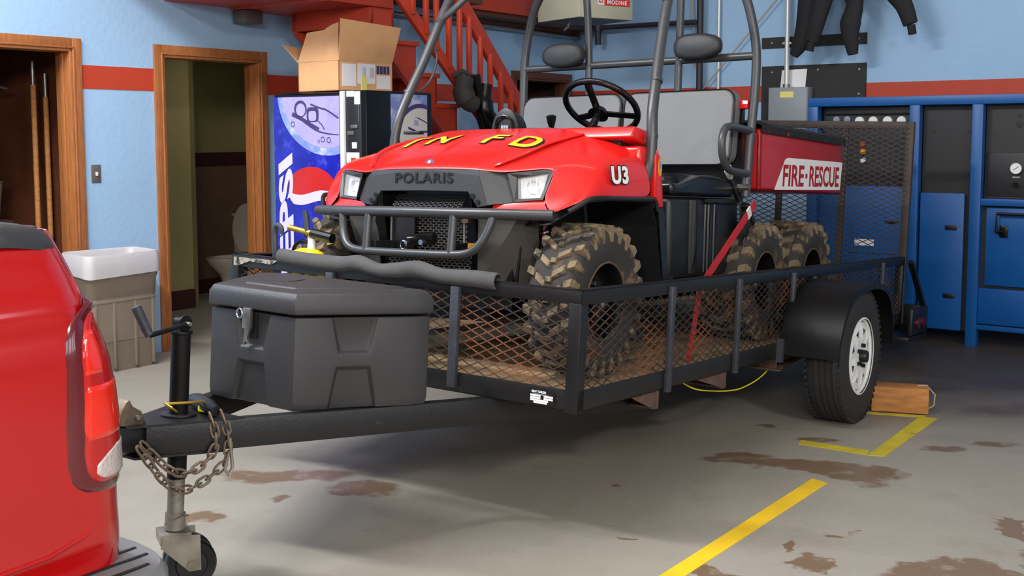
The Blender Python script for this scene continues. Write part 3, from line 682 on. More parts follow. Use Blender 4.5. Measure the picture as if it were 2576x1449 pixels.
# unit heater hanging from above
Mh = Matrix.Translation((.585, 10.08, 2.55)) @ Matrix.Rotation(math.radians(34), 4, 'Z')
e = empty('unit_heater', Mh, 'tan unit heater with a red and white name plate, hanging by the corner', 'heater')
MB().box((0, 0, 0), (.60, .62, .75)).build('casing', 'heater_tan', e, bevel=.008)
MB().box((.02, .02, -.004), (.58, .60, .0)).build('base_plate', 'heater_dark', e)
np_ = MB().box((.20, -.004, .115), (.56, 0, .175)).build('name_plate', 'stripe_red', e); np_.data.materials[0] = mat('plate_red', (214, 44, 32), .5)
MB().box((.20, -.006, .115), (.272, -.003, .175)).build('emblem_panel', 'label_white', np_)
text_mb('MODINE', .05, Matrix.Translation((.305, -.0045, .128)) @ Matrix.Rotation(PI/2, 4, 'X'), .0006, .001, 1.05, space=1.15).build('lettering', 'label_white', np_)
text_mb('AA', .042, Matrix.Translation((.206, -.0065, .13)) @ Matrix.Rotation(PI/2, 4, 'X'), .0006, .001, 1.0).build('emblem', 'plate_red', np_)
for i in range(5): MB().box((.03, -.012, .30 + i*.08), (.57, .0, .305 + i*.08)).build('louvre', 'heater_dark', e)
for x in (.05, .55):
    for y in (.05, .57): MB().tube([(x, y, .75), (x, y, 2.3)], .006, 6).build('hanger_rod', 'steel', e)
MB().tube([(.12, .3, 0), (.10, .3, -.06), (.06, .3, -.09)], .012, 8).build('bracket', 'steel', e, smooth=True)
# suit hanging over a rail
e = empty('hanging_suit', M_RIGHT @ Matrix.Translation((0, -.35, 0)), 'black diving suit folded over a rail, socks and sleeves dangling against the blue wall', 'suit')
def limb(pts, rads, name, flat_=.6, m_='suit'):
    P_ = spline(pts, 5); n_ = len(P_); R_ = []
    for i in range(n_):
        t_ = i/(n_-1)*(len(rads)-1); k = min(int(t_), len(rads)-2); R_.append(rads[k] + (rads[k+1]-rads[k])*(t_-k))
    return MB().tube(P_, R_, 16, flat=flat_, ref=(0, 1, 0)).build(name, m_, e, smooth=True, angle=70)
limb([(3.02, .0, 3.62), (2.80, -.02, 3.2), (2.76, 0, 2.85), (2.74, 0, 2.60), (2.70, 0, 2.42), (2.60, 0, 2.24)], [.17, .15, .12, .115, .10, .04], 'leg')
limb([(3.10, -.1, 3.62), (2.95, -.1, 3.2), (2.93, -.1, 2.85), (2.86, -.1, 2.55), (2.80, -.08, 2.36)], [.14, .12, .10, .08, .065], 'sleeve')
MB().tube([(2.80, -.08, 2.35), (2.785, -.08, 2.27)], .035, 12).build('cuff', 'suit', e, smooth=True)
limb([(3.20, .02, 3.62), (3.12, 0, 3.2), (3.13, 0, 2.85), (3.155, 0, 2.66), (3.12, 0, 2.50), (3.13, 0, 2.36), (3.15, 0, 2.23)], [.17, .14, .105, .075, .095, .07, .045], 'leg')
limb([(3.22, -.06, 3.62), (3.34, -.06, 3.2), (3.46, -.05, 2.85), (3.60, -.05, 2.62), (3.66, -.05, 2.46)], [.14, .13, .11, .075, .062], 'sleeve')
MB().tube([(3.665, -.05, 2.45), (3.68, -.05, 2.375)], .035, 12).build('cuff', 'suit', e, smooth=True)
MB().loft([[(3.1 + a*math.cos(t), -.02 + b*math.sin(t), z) for t in [2*PI*i/24 for i in range(24)]] for z, a, b in ((3.5, .22, .12), (3.62, .30, .16), (3.85, .28, .14), (3.93, .22, .08))]).build('torso', 'suit', e, smooth=True)
tag(MB().tube([(2.3, -.35, 3.94), (4.2, -.35, 3.94)], .02, 10).tube([(2.4, -.35, 3.94), (2.4, -.35, 4.88)], .01, 8).tube([(4.1, -.35, 3.94), (4.1, -.35, 4.88)], .01, 8).build('hanging_rail', 'steel', matrix=M_RIGHT, smooth=True), 'steel rail high above that carries the black suit', 'rail')
# ------------------------------------------------------------------ blue equipment cabinet
e = empty('equipment_cabinet', M_RIGHT @ Matrix.Translation((3.32, -1.74, 0)), 'tall blue steel breathing air cabinet with black gauge panels, against the right wall', 'cabinet')
B = 'cab_blue'
MB().box((0, 0, 1.745), (2.6, .06, 1.812)).build('top_rail', B, e, bevel=.004)
for x0_, x1_ in ((0, .078), (.78, .856), (1.224, 1.30), (2.2, 2.28)): MB().box((x0_, 0, 0), (x1_, .08, 1.745)).build('post', B, e, bevel=.004)
MB().box((0, .9, 0), (2.3, .95, 1.8)).box((0, .05, 1.76), (2.3, .95, 1.80)).box((0, .1, 0.05), (.02, .9, 1.8)).build('shell', B, e)
g1 = MB().box((.08, .12, 1.142), (.78, .14, 1.745)).build('gauge_panel', 'cab_black', e)
MB().box((.1, .09, 1.685), (.77, .12, 1.742)).build('header', 'cab_black', g1, bevel=.004)
for i, x in enumerate((.19, .275, .37, .475, .585, .69)):
    MB().disc((x, .11, 1.645 - .012*(i > 1)), .026 if i < 2 else .034, 'y', -.012, .01, 20).build('gauge', 'chrome' if i < 2 else 'white_paint', g1, smooth=True)
for x, c_ in ((.40, 'stripe_red'), (.402, 'orange'), (.405, 'white_paint')):
    z_ = {'stripe_red': 1.46, 'orange': 1.40, 'white_paint': 1.335}[c_]
    MB().disc((x, .11, z_), .02, 'y', -.012, .01, 16).build('lamp', c_, g1, smooth=True)
MB().box((.08, .06, .15), (.78, .10, 1.142)).build('lower_panel', B, e, bevel=.004)
lp = children(e)[-1]
MB().box((.60, .055, .86), (.70, .061, .885)).build('slot', 'black_plastic', lp, bevel=.004)
tp_ = MB().box((.37, .057, .685), (.52, .061, .735)); tp_.build('label', 'label_white', lp)
MB().box((.33, .058, .625), (.72, .061, .632)).build('trim_line', 'cab_black', lp)
g2 = MB().box((.856, .10, 1.10), (1.224, .12, 1.745)).build('blank_panel', 'cab_black', e)
for x in (.93, 1.175):
    for z in (1.24, 1.55): MB().disc((x, .10, z), .012, 'y', -.006, .01, 12).build('bolt', 'cab_black', g2)
dr = MB().box((.872, .02, .105), (1.185, .05, 1.105)).build('door', B, e, bevel=.004)
for z in (.355, .855): MB().box((1.055, .012, z - .017), (1.14, .021, z + .017)).build('slot', 'black_plastic', dr, bevel=.006)
MB().box((.86, .08, .1), (1.22, .1, 1.1)).build('recess', 'cab_black', e)
g3 = MB().box((1.30, .10, 1.075), (2.2, .12, 1.745)).build('gauge_panel', 'cab_black', e)
MB().box((1.31, .092, 1.09), (2.2, .10, 1.40)).build('sub_panel', 'cab_black', g3, bevel=.003)
MB().disc((1.515, .09, 1.29), .042, 'y', -.02, .01, 28).build('gauge_rim', 'chrome', g3, smooth=True)
MB().disc((1.515, .088, 1.29), .037, 'y', -.0205, .0, 28).build('gauge_dial', 'white_paint', g3)
MB().bar((1.50, .066, 1.28), (1.535, .066, 1.305), .002, .003).build('needle', 'black_decal', g3)
MB().disc((1.515, .09, 1.175), .017, 'y', -.03, .01, 16).build('knob', 'gloss_black', g3)
MB().box((1.49, .088, 1.222), (1.54, .092, 1.232)).build('label', 'box_grey', g3)
MB().disc((1.64, .09, 1.26), .03, 'y', -.02, .01, 28).build('gauge_dial', 'white_paint', g3)
MB().disc((1.52, .098, 1.60), .022, 'y', -.004, .0, 20).disc((1.52, .098, 1.66), .014, 'y', -.004, .0, 20).build('vent', 'black_decal', g3)
MB().box((1.30, .0, 1.025), (2.2, .06, 1.075)).build('cross_rail', B, e, bevel=.004)
MB().box((1.30, .07, .43), (2.2, .09, 1.03)).build('recess', 'cab_black', e)
dr = MB().box((1.335, .04, .45), (2.15, .07, 1.01)).build('door', B, e, bevel=.004)
hd = MB().box((1.43, .025, .80), (1.485, .04, .885)).build('latch_plate', 'gloss_black', dr, bevel=.006)
MB().tube([(1.415, .0, .84), (1.415, .0, .97), (1.9, .0, .97)], .011, 8).tube([(1.415, .0, .84), (1.455, .03, .84)], .012, 8).build('handle', 'gloss_black', dr, smooth=True)
MB().box((1.30, .03, .17), (2.2, .06, .43)).box((1.30, .0, .13), (2.2, .03, .165)).build('kick_panel', B, e, bevel=.004)
# ================================================================== utility trailer
W_, L_, RH = 1.86, 4.30, .455
TR = empty('utility_trailer', M_TRAILER, 'black utility trailer with expanded metal sides, wooden deck and raised rear gate', 'trailer')
BP = 'black_paint'
# lower frame: angle iron all round
MB().box((0, 0, 0), (L_, .006, .08)).box((0, 0, 0), (L_, .05, .006)).build('side_rail', BP, TR, bevel=.002)
MB().box((0, W_-.006, 0), (L_, W_, .08)).box((0, W_-.05, 0), (L_, W_, .006)).build('side_rail', BP, TR, bevel=.002)
fr = MB().box((0, .0, 0), (.006, W_, .08)).box((0, 0, 0), (.05, W_, .006)).build('front_rail', BP, TR, bevel=.002)
MB().box((L_-.05, 0, 0), (L_, W_, .08)).build('rear_rail', BP, TR, bevel=.002)
for x in (.68, 1.38, 2.1, 2.8, 3.5): MB().box((x-.006, .03, -.075), (x, W_-.03, -.0)).box((x-.03, .006, -.078), (x, W_-.006, -.07)).build('crossmember', 'rust', TR)
for xa, xb in ((.44, .70), (1.05, 1.40)):
    for y in (.012, W_-.016): MB().prism([(xa, .0), (xb, .0), (xb, -.082), (xb-.08, -.066)], 'y', y, y + .004).build('gusset_plate', 'rust', TR)
# deck boards run lengthways
nb = 11; bwid = (W_ - .02) / nb
for i in range(nb): MB().box((.008, .01 + i*bwid + .003, .014), (L_-.05, .01 + (i+1)*bwid - .003, .053)).build('deck_board', 'deck_wood', TR, bevel=.003)
# top rail
for y0 in (0, W_-.05):
    MB().box((0, y0 if y0 == 0 else W_-.006, RH-.055), (L_, .006 if y0 == 0 else W_, RH)).box((0, y0, RH-.006), (L_, y0+.05, RH)).build('top_rail', BP, TR, bevel=.002)
MB().box((0, 0, RH-.055), (.006, W_, RH)).box((0, 0, RH-.006), (.05, W_, RH)).build('top_rail', BP, TR, bevel=.002)
MB().add([(-.0075, W_-.02, RH-.012), (-.0075, W_-.30, RH-.010), (-.0075, W_-.26, RH-.03), (-.0075, W_-.12, RH-.026), (-.0075, W_-.05, RH-.05), (-.0075, W_-.02, RH-.05)], [(0,1,2,3,4,5)]).build('worn_paint', 'worn_paint', children(TR)[-1])
# corner posts (angle) and uprights
for y0 in (0, W_-.05): MB().box((-.004, y0, -.002), (.052, y0 + .05, RH-.055)).box((-.008, y0-.004 if y0 == 0 else y0, -.004), (.0, y0+.05, RH-.05)).build('corner_post', BP, TR, bevel=.003)
for x in (.715, 1.43, 2.15, 3.75): MB().box((x, -.022, -.012 if x < 2 else 0), (x+.034, -.0, RH-.02)).build('side_post', 'post_paint', TR, bevel=.003)
for x in (.715, 1.43, 2.15, 2.9, 3.75): MB().box((x, W_, -.005), (x+.034, W_+.022, RH-.02)).build('side_post', 'post_paint', TR, bevel=.003)
for y in (.57, 1.24): MB().box((-.022, y-.02, .02), (.0, y+.02, RH-.035)).build('front_post', 'post_paint', TR, bevel=.003)
# mesh panels
ms = 'mesh_steel'
expanded(MB(), .05, L_-.06, .078, RH-.05, .077, .035, .0042, .003, lambda u, v, n: (u, .012+n, v)).build('mesh_panel', ms, TR)
expanded(MB(), .05, L_-.06, .078, RH-.05, .077, .035, .0042, .003, lambda u, v, n: (u, W_-.012+n, v)).build('mesh_panel', ms, TR)
expanded(MB(), .04, W_-.04, .078, RH-.05, .077, .035, .0042, .003, lambda u, v, n: (.012+n, u, v)).build('mesh_panel', ms, TR)
# foam pipe cover over the front rail
ip = [(.012, y, RH + .004 + dz) for y, dz in ((1.56, .012), (1.4, .005), (1.2, .004), (1.10, .016), (.99, -.004), (.88, .004), (.78, .016), (.66, .0), (.5, .002), (.385, .0))]
rr_ = [.030, .030, .030, .031, .024, .030, .032, .026, .030, .030]
P_ = spline(ip, 5); R_ = [rr_[min(int(i/5), 9)] + (rr_[min(int(i/5)+1, 9)] - rr_[min(int(i/5), 9)])*((i % 5)/5) for i in range(len(P_))]
rings = []
for p, r in zip(P_, R_): rings.append([(p.x + r*math.cos(t), p.y, p.z - .006 + r*1.05*math.sin(t)) for t in [math.radians(-62 + 304*k/16) for k in range(17)]])
tag(MB().loft(rings, False, False).build('foam_cover', 'foam', TR, smooth=True, angle=80, solid=.007), 'grey split foam tube over the front top rail')
# small specification sticker
st = MB(); st.box((-.0075, .095, .012), (-.0065, .215, .07)); st = st.build('data_plate', BP, fr)
for y0, y1, z in ((.155, .2, .043), (.10, .14, .043), (.155, .2, .034), (.10, .14, .034), (.12, .2, .0255), (.125, .185, .0175)):
    MB().box((-.0086, y0, z-.0035), (-.0074, y1, z+.0035)).build('field', 'white_decal', st)
text_mb('GRAY TRAILERS', .0115, basis((-.008, .196, .054), (0, -1, 0), (0, 0, 1), (-1, 0, 0)), .0003, .0003, .8).build('lettering', 'white_decal', st)
for k in range(3): MB().box((-.0082, .125 - .01*k, .0495 - .002*k), (-.0074, .19, .0505 - .002*k)).build('field', 'box_grey', st)
# A-frame tongue
def beam(y_end, mirror):
    a = Vector((-1.23, .93 + (-.03 if not mirror else .03), -.05)); b = Vector((.10, y_end, -.05)); b2 = b + (b-a).normalized()*.72
    mb = MB().bar(a, b2, .05, .10); return mb.build('tongue_beam', BP, TR, bevel=.004)
beam(.372, False); beam(1.488, True)
MB().prism([(-1.30, .90), (-.93, .755), (-.93, 1.105), (-1.30, .96)], 'z', -.004, .004).build('tongue_plate', BP, TR)
MB().prism([(-1.27, .89), (-.99, .78), (-.99, 1.08), (-1.27, .97)], 'z', -.108, -.10).build('tongue_plate', BP, TR)
cpl = MB(); cpl.loft([[(-1.20, .93+y, z) for y, z in ((-.045,-.09),(.045,-.09),(.045,-.01),(-.045,-.01))], [(-1.30, .93+y, z) for y, z in ((-.035,-.08),(.035,-.08),(.035,-.0),(-.035,-.0))], [(-1.40, .93+y, z) for y, z in ((-.04,-.08),(.04,-.08),(.04,.015),(-.04,.015))], [(-1.46, .93+y, z) for y, z in ((-.025,-.07),(.025,-.07),(.025,.0),(-.025,.0))]])
cpl = cpl.build('coupler', BP, TR, bevel=.008)
MB().prism([(-1.34, .01), (-1.21, -.01), (-1.235, .045), (-1.27, .065), (-1.285, .09), (-1.30, .08)], 'y', .905, .955).build('coupler_latch', 'chain_steel', cpl, bevel=.004)
MB().tube([(-1.26, .89, .03), (-1.26, .97, .03)], .008, 8).build('pin', 'steel', cpl)
# jack
J = (-1.065, .93)
jk = MB().tube([(J[0], J[1], .283), (J[0], J[1], -.21)], .032, 20).build('jack', 'black_paint_smooth', TR, smooth=True)
MB().disc((J[0], J[1], .28), .038, 'z', 0, .012, 20).build('cap', 'black_paint_smooth', jk, bevel=.002)
MB().tube([(J[0], J[1]-.02, .318), (J[0], J[1]+.02, .318)], .020, 16).disc((J[0], J[1]-.022, .318), .027, 'y', 0, .008, 18).build('gear_head', 'black_paint_smooth', jk, smooth=True)
MB().tube([(J[0], J[1]-.045, .318), (J[0], J[1]-.02, .318)], .007, 10).build('bolt', 'steel', jk, smooth=True)
MB().tube([(J[0]-.01, J[1]-.03, .316), (-1.13, J[1]-.03, .306), (-1.215, J[1]-.03, .292)], .009, 10).build('crank_arm', 'black_paint_smooth', jk, smooth=True)
MB().tube([(-1.218, J[1]-.03, .290), (-1.224, J[1]-.02, .31), (-1.252, J[1]-.0, .385)], [.014, .016, .017], 12).build('crank_grip', 'post_paint', jk, smooth=True)
MB().disc((J[0], J[1], .004), .06, 'z', 0, .008, 20).build('flange', BP, jk, bevel=.002)
MB().tube([(J[0], J[1], -.20), (J[0], J[1], -.36)], .028, 20).build('inner_tube', 'galv', jk, smooth=True)
MB().tube([(J[0], J[1], -.33), (J[0], J[1], -.385)], .034, 20).build('collar', 'galv', jk, smooth=True)
MB().tube([(J[0]-.07, J[1]-.03, -.35), (J[0], J[1]-.036, -.335), (J[0]+.03, J[1]-.03, -.34)], .003, 6).build('pin', 'steel', jk)
MB().tube([(J[0]-.07, J[1]-.05, .045), (J[0]-.075, J[1]-.02, .055), (J[0]-.02, J[1]-.045, .055), (J[0]+.05, J[1]-.05, .05), (J[0]+.09, J[1]-.04, .04)], .005, 8).tube([(J[0]-.07, J[1]-.05, .045), (J[0]-.05, J[1]-.05, .03)], .004, 8).build('lock_ring', 'brass', jk, smooth=True)
MB().box((J[0]+.065, J[1]-.05, .012), (J[0]+.085, J[1]-.02, .03)).build('tag', 'yellow_plastic', jk)
# caster with twin wheels, swivelled outwards (built level in the world)
WX = (TR.matrix_world @ Vector((J[0], J[1], -.38)))
def tw(p): return M_TRAILER.inverted() @ Vector(p)
cdir = Vector((.55, .25, 0)).normalized(); cax = Vector((-cdir.y, cdir.x, 0)); hub = Vector((WX.x + cdir.x*.045, WX.y + cdir.y*.045, .085))
M_c = basis(hub, cdir, cax, UP); Mi = M_TRAILER.inverted() @ M_c
zt = WX.z - hub.z
ck = MB().box((-.10, -.05, zt-.04), (.0, .05, zt-.01))
for s_ in (-1, 1): ck.add([( -.09, s_*.052, zt-.01), (.03, s_*.052, zt-.02), (.03, s_*.052, -.02), (-.01, s_*.052, -.02), (-.10, s_*.052, zt-.05)], [(0,1,2,3,4)])
ck.xf(Mi).build('caster_fork', 'galv', jk, bevel=0, solid=.005)
for s_ in (-.030, .030):
    cw = MB().lathe([(.018, -.022), (.05, -.022), (.055, -.016), (.078, -.022), (.085, -.012), (.085, .012), (.078, .022), (.055, .016), (.05, .022), (.018, .022)], (0, s_, 0), 'y', 28).xf(Mi).build('caster_wheel', 'black_plastic', jk, smooth=True)
MB().disc((0, 0, 0), .016, 'y', -.06, .06, 14).xf(Mi).build('axle', 'galv', jk, smooth=True)
# chains
def chain(pts, name):
    P_ = spline(pts, 8); d = 0; out = [P_[0]]; step = .036
    cur = P_[0]; mb = MB(); k = 0; i = 1
    samples = [cur]
    for p in P_[1:]:
        while (p - samples[-1]).length >= step:
            samples.append(samples[-1] + (p - samples[-1]).normalized()*step)
    for a, b in zip(samples[:-1], samples[1:]):
        t = (b-a).normalized(); n1 = t.cross(Vector((0, 1, 0.01))).normalized(); n2 = t.cross(n1).normalized()
        n = (n1*.85 + n2*.5).normalized() if k % 2 else (n2*.85 - n1*.5).normalized(); c_ = (a+b)/2; ha, hb = .0255, .0125
        ring = []
        for q_ in range(14):
            an = 2*PI*q_/14; cx_, sx_ = math.cos(an), math.sin(an)
            ring.append(c_ + t*(ha*(abs(cx_)**.7)*(1 if cx_ > 0 else -1)) + n*(hb*(abs(sx_)**.7)*(1 if sx_ > 0 else -1)))
        mb.tube(ring, .0045, 6, closed=True); k += 1
    return mb.build(name, 'chain_steel', TR, smooth=True)
chain([(-.995, .80, .025), (-.99, .775, -.03), (-.985, .77, -.09), (-.992, .775, -.145), (-1.04, .79, -.185), (-1.10, .80, -.21), (-1.16, .80, -.212), (-1.21, .81, -.18), (-1.255, .83, -.115), (-1.29, .86, -.05)], 'safety_chain')
chain([(-1.035, .81, .02), (-1.03, .785, -.04), (-1.035, .78, -.095), (-1.07, .79, -.135), (-1.12, .80, -.158), (-1.18, .81, -.148), (-1.225, .84, -.10), (-1.26, .87, -.05)], 'safety_chain')
MB().tube([(-.985, .765, -.06), (-.975, .765, -.12), (-.968, .765, -.165), (-.985, .765, -.185), (-1.0, .765, -.165), (-.995, .765, -.13)], .006, 8).build('chain_hook', 'galv', TR, smooth=True)
MB().tube([(-.93, 1.02, .03), (-.96, .95, .035), (-.98, .88, .03), (-1.0, .82, .025)], [.018, .028, .026, .018], 10).build('cable_plug', 'black_plastic', TR, smooth=True)
# yellow wire under the deck
MB().tube(spline([(1.10, .1, -.03), (1.20, .08, -.07), (1.35, .08, -.098), (1.6, .08, -.13), (1.8, .08, -.135), (2.05, .08, -.10), (2.3, .1, -.02)]), .0035, 6).build('wiring', 'yellow_plastic', TR, smooth=True)
# axle, springs, wheels and fenders
WU = 2.46
wc = M_TRAILER @ Vector((WU, .0, 0)); wz = .356
def wheel_matrix(v): 
    p = M_TRAILER @ Vector((WU, v, 0)); p.z = wz
    return M_TRAILER.inverted() @ basis(p, _u0, _v0, UP)
axz = tw((wc.x, wc.y, wz)).z
MB().tube([(WU+.02, -.15, axz), (WU+.02, W_+.15, axz)], .03, 14).build('axle', 'rust', TR, smooth=True)
for y in (.06, W_-.06):
    MB().bar((WU-.42, y, -.02), (WU+.02, y, axz-.03), .045, .022).bar((WU+.02, y, axz-.03), (WU+.45, y, -.02), .045, .022).bar((WU-.25, y, -.075), (WU+.28, y, axz-.02), .045, .02).build('leaf_spring', 'rust', TR)
TY = [(.20, -.090), (.215, -.096), (.26, -.100), (.308, -.098), (.342, -.090), (.353, -.076), (.357, -.056), (.350, -.052), (.350, -.047), (.3585, -.043), (.3585, -.022), (.3515, -.018), (.3515, -.012), (.3585, -.008)]
TY = TY + [(r, -h) for r, h in TY[::-1]] 
RIM = [(.198, -.10), (.207, -.098), (.205, -.088), (.192, -.084), (.186, -.07), (.184, -.04), (.178, .0), (.178, .05), (.19, .08), (.205, .09)]
def trailer_wheel(v, out):
    m = wheel_matrix(v); 
    if out > 0: m = m @ Matrix.Rotation(PI, 4, 'Z')
    t = MB().lathe(TY, (0,0,0), 'y', 56)
    for k in range(60):
        a = 2*PI*k/60
        for h in (-.086, .086): 
            r0, r1 = .340, .3575
            t.add([(r_*math.sin(a+da), h+dh, r_*math.cos(a+da)) for r_ in (r0, r1+.002) for da, dh in ((-.02,-.008),(.02,-.008),(.02,.008),(-.02,.008))], [(0,3,2,1),(4,5,6,7),(0,1,5,4),(1,2,6,5),(2,3,7,6),(3,0,4,7)])
    o = t.build('tyre', 'tyre_rubber', TR, smooth=True, matrix=m, angle=40)
    MB().lathe(RIM, (0,0,0), 'y', 48).build('rim', 'white_paint', o, smooth=True)
    d = MB(); n = 8; y_o, y_i = -.045, -.035
    def P2(r, a, y): return (r*math.sin(a), y, r*math.cos(a))
    for k in range(n):
        a0, a1 = 2*PI*k/n, 2*PI*(k+1)/n; am = (a0+a1)/2; ro_, ri_ = .183, .07
        da = (a1-a0)*.27
        O0, O1, OM = P2(ro_, a0, -.078), P2(ro_, a1, -.078), P2(ro_, am, -.078); I0, I1 = P2(ri_, a0, -.088), P2(ri_, a1, -.088)
        WLp, WRp, WI = P2(.150, am-da, -.088), P2(.150, am+da, -.088), P2(.104, am, -.090)
        d.add([O0, OM, O1, I1, I0, WLp, WRp, WI], [(0,1,5),(1,6,5),(1,2,6),(2,3,7,6),(3,4,7),(4,0,5,7)])
    d.build('disc', 'white_paint', o, smooth=False, solid=.004)
    MB().lathe([(.07, -.088), (.034, -.090), (.034, -.08)], seg=24, axis='y').build('centre', 'white_paint', o, smooth=True)
    MB().lathe([(1e-3, -.128), (.03, -.126), (.034, -.114), (.034, -.08)], seg=24, axis='y').build('hub_cap', 'black_plastic', o, smooth=True)
    for k in range(5):
        a = 2*PI*k/5 + .3; MB().disc(P2(.057, a, 0), .011, 'y', -.108, -.08, 6).build('lug_nut', 'gloss_black', o)
trailer_wheel(-.205, -1); trailer_wheel(W_+.205, 1)
def fender(y0, y1, yo):
    prof = [(WU-.435, .02), (WU-.405, .15), (WU-.325, .27), (WU-.19, .35), (WU-.03, .378), (WU+.20, .380), (WU+.36, .345), (WU+.46, .265), (WU+.515, .15), (WU+.53, .02)]
    Pp = spline([(a, 0, b) for a, b in prof], 5)
    mb = MB(); n = len(Pp)
    mb.add([(p.x, y, p.z) for p in Pp for y in (y0, y1)], [(2*i, 2*i+2, 2*i+3, 2*i+1) for i in range(n-1)])
    # rolled outer lip
    lip = [(p.x - (p.x-WU)*.03, yo, p.z - .03) for p in Pp]
    mb.add([(p.x, yo, p.z) for p in Pp] + lip, [(i, i+1, n+i+1, n+i) for i in range(n-1)])
    o = mb.build('fender', 'black_paint_smooth', TR, smooth=True, angle=50, solid=.003)
    yi = y0 if abs(y0-yo) > .01 else y1
    b2 = MB(); b2.add([(p.x, yi, p.z) for p in Pp] + [(p.x, yi, -.0) for p in Pp], [(i, i+1, n+i+1, n+i) for i in range(n-1)])
    b2.build('back_plate', 'black_paint_smooth', o, solid=.003)
fender(-.315, -.002, -.315); fender(W_+.002, W_+.315, W_+.315)
MB().box((WU-.46, -.03, -.02), (WU-.43, -.0, .10)).build('fender_bracket', 'post_paint', TR)
# rear gate
gx = L_ + .02
gt = MB()
for y0, y1, z0, z1 in ((.0, .05, .0, 1.37), (W_-.05, W_, 0, 1.37), (.05, W_-.05, 1.32, 1.37), (.05, W_-.05, .0, .05)): gt.box((gx, y0, z0), (gx+.04, y1, z1))
gt = gt.build('rear_gate', 'gate_steel', TR, bevel=.003)
for y in (.47, .93, 1.39): MB().box((gx+.005, y-.02, .05), (gx+.035, y+.02, 1.32)).build('upright', 'gate_steel', gt)
expanded(MB(), .03, W_-.03, .03, 1.34, .077, .035, .005, .004, lambda u, v, n: (gx-.003+n, u, v)).build('gate_mesh', 'gate_steel', gt)
for y0 in (0, W_-.05): MB().box((L_-.04, y0, 0), (L_+.01, y0 + .05, RH)).build('rear_post', BP, TR, bevel=.003)
MB().bar((L_+.08, -.02, .42), (L_+.48, -.03, .06), .03, .035, (0, 1, 0)).build('gate_arm', BP, TR)
MB().box((L_-.02, -.06, -.12), (L_+.46, .12, -.09)).box((L_+.42, -.06, -.12), (L_+.46, .12, .10)).build('light_bracket', BP, TR, bevel=.004)
lb = MB().box((L_+.02, -.07, -.08), (L_+.42, -.04, .10)).build('tail_lamp_guard', BP, TR, bevel=.006)
MB().disc((L_+.15, -.07, .0), .035, 'y', -.015, .0, 16).disc((L_+.28, -.07, .0), .035, 'y', -.015, .0, 16).build('tail_lamp', 'lamp_dark', lb, smooth=True)
MB().bar((.0+.05, .06, RH-.02), (.0+.05, .061, RH-.02), .001, .001)
# ------------------------------------------------------------------ tongue toolbox
TBX = empty('tongue_toolbox', M_TRAILER @ Matrix.Translation((0, .93, .002)), 'dark grey plastic tongue box on the trailer A-frame, with a metal latch', 'toolbox')
GP = 'grey_plastic'
base = [(-.745, -.213), (-.745, .213), (-.355, .425), (-.285, .448), (-.235, .40), (-.235, -.40), (-.285, -.448), (-.355, -.425)]
def scaled(poly, k, z, dx=0): 
    cx_ = -.42
    return [(cx_ + (a-cx_)*k + dx, b*k, z) for a, b in poly]
body = MB().loft([scaled(base, .985, .0), scaled(base, 1.0, .03), scaled(base, 1.0, .33)])

lz = .34
MB().loft([scaled(base, 1.03, lz), scaled(base, 1.035, lz+.006), scaled(base, 1.035, lz+.05), scaled(base, .995, lz+.073), scaled(base, .93, lz+.08)]).build('lid', GP, TBX, bevel=.012, seg=3)
ld = children(TBX)[-1]
hb = [(-.67, -.13), (-.67, .13), (-.38, .29), (-.27, .33), (-.27, -.33), (-.38, -.29)]
MB().loft([[(a, b, lz+.076) for a, b in hb], [(a*.97-.012, b*.95, lz+.087) for a, b in hb]]).build('raised_panel', GP, ld, bevel=.006)
MB().bar((-.56, .07, lz+.0875), (-.44, .10, lz+.0875), .10, .005).build('strap_recess', GP, ld, bevel=.002)
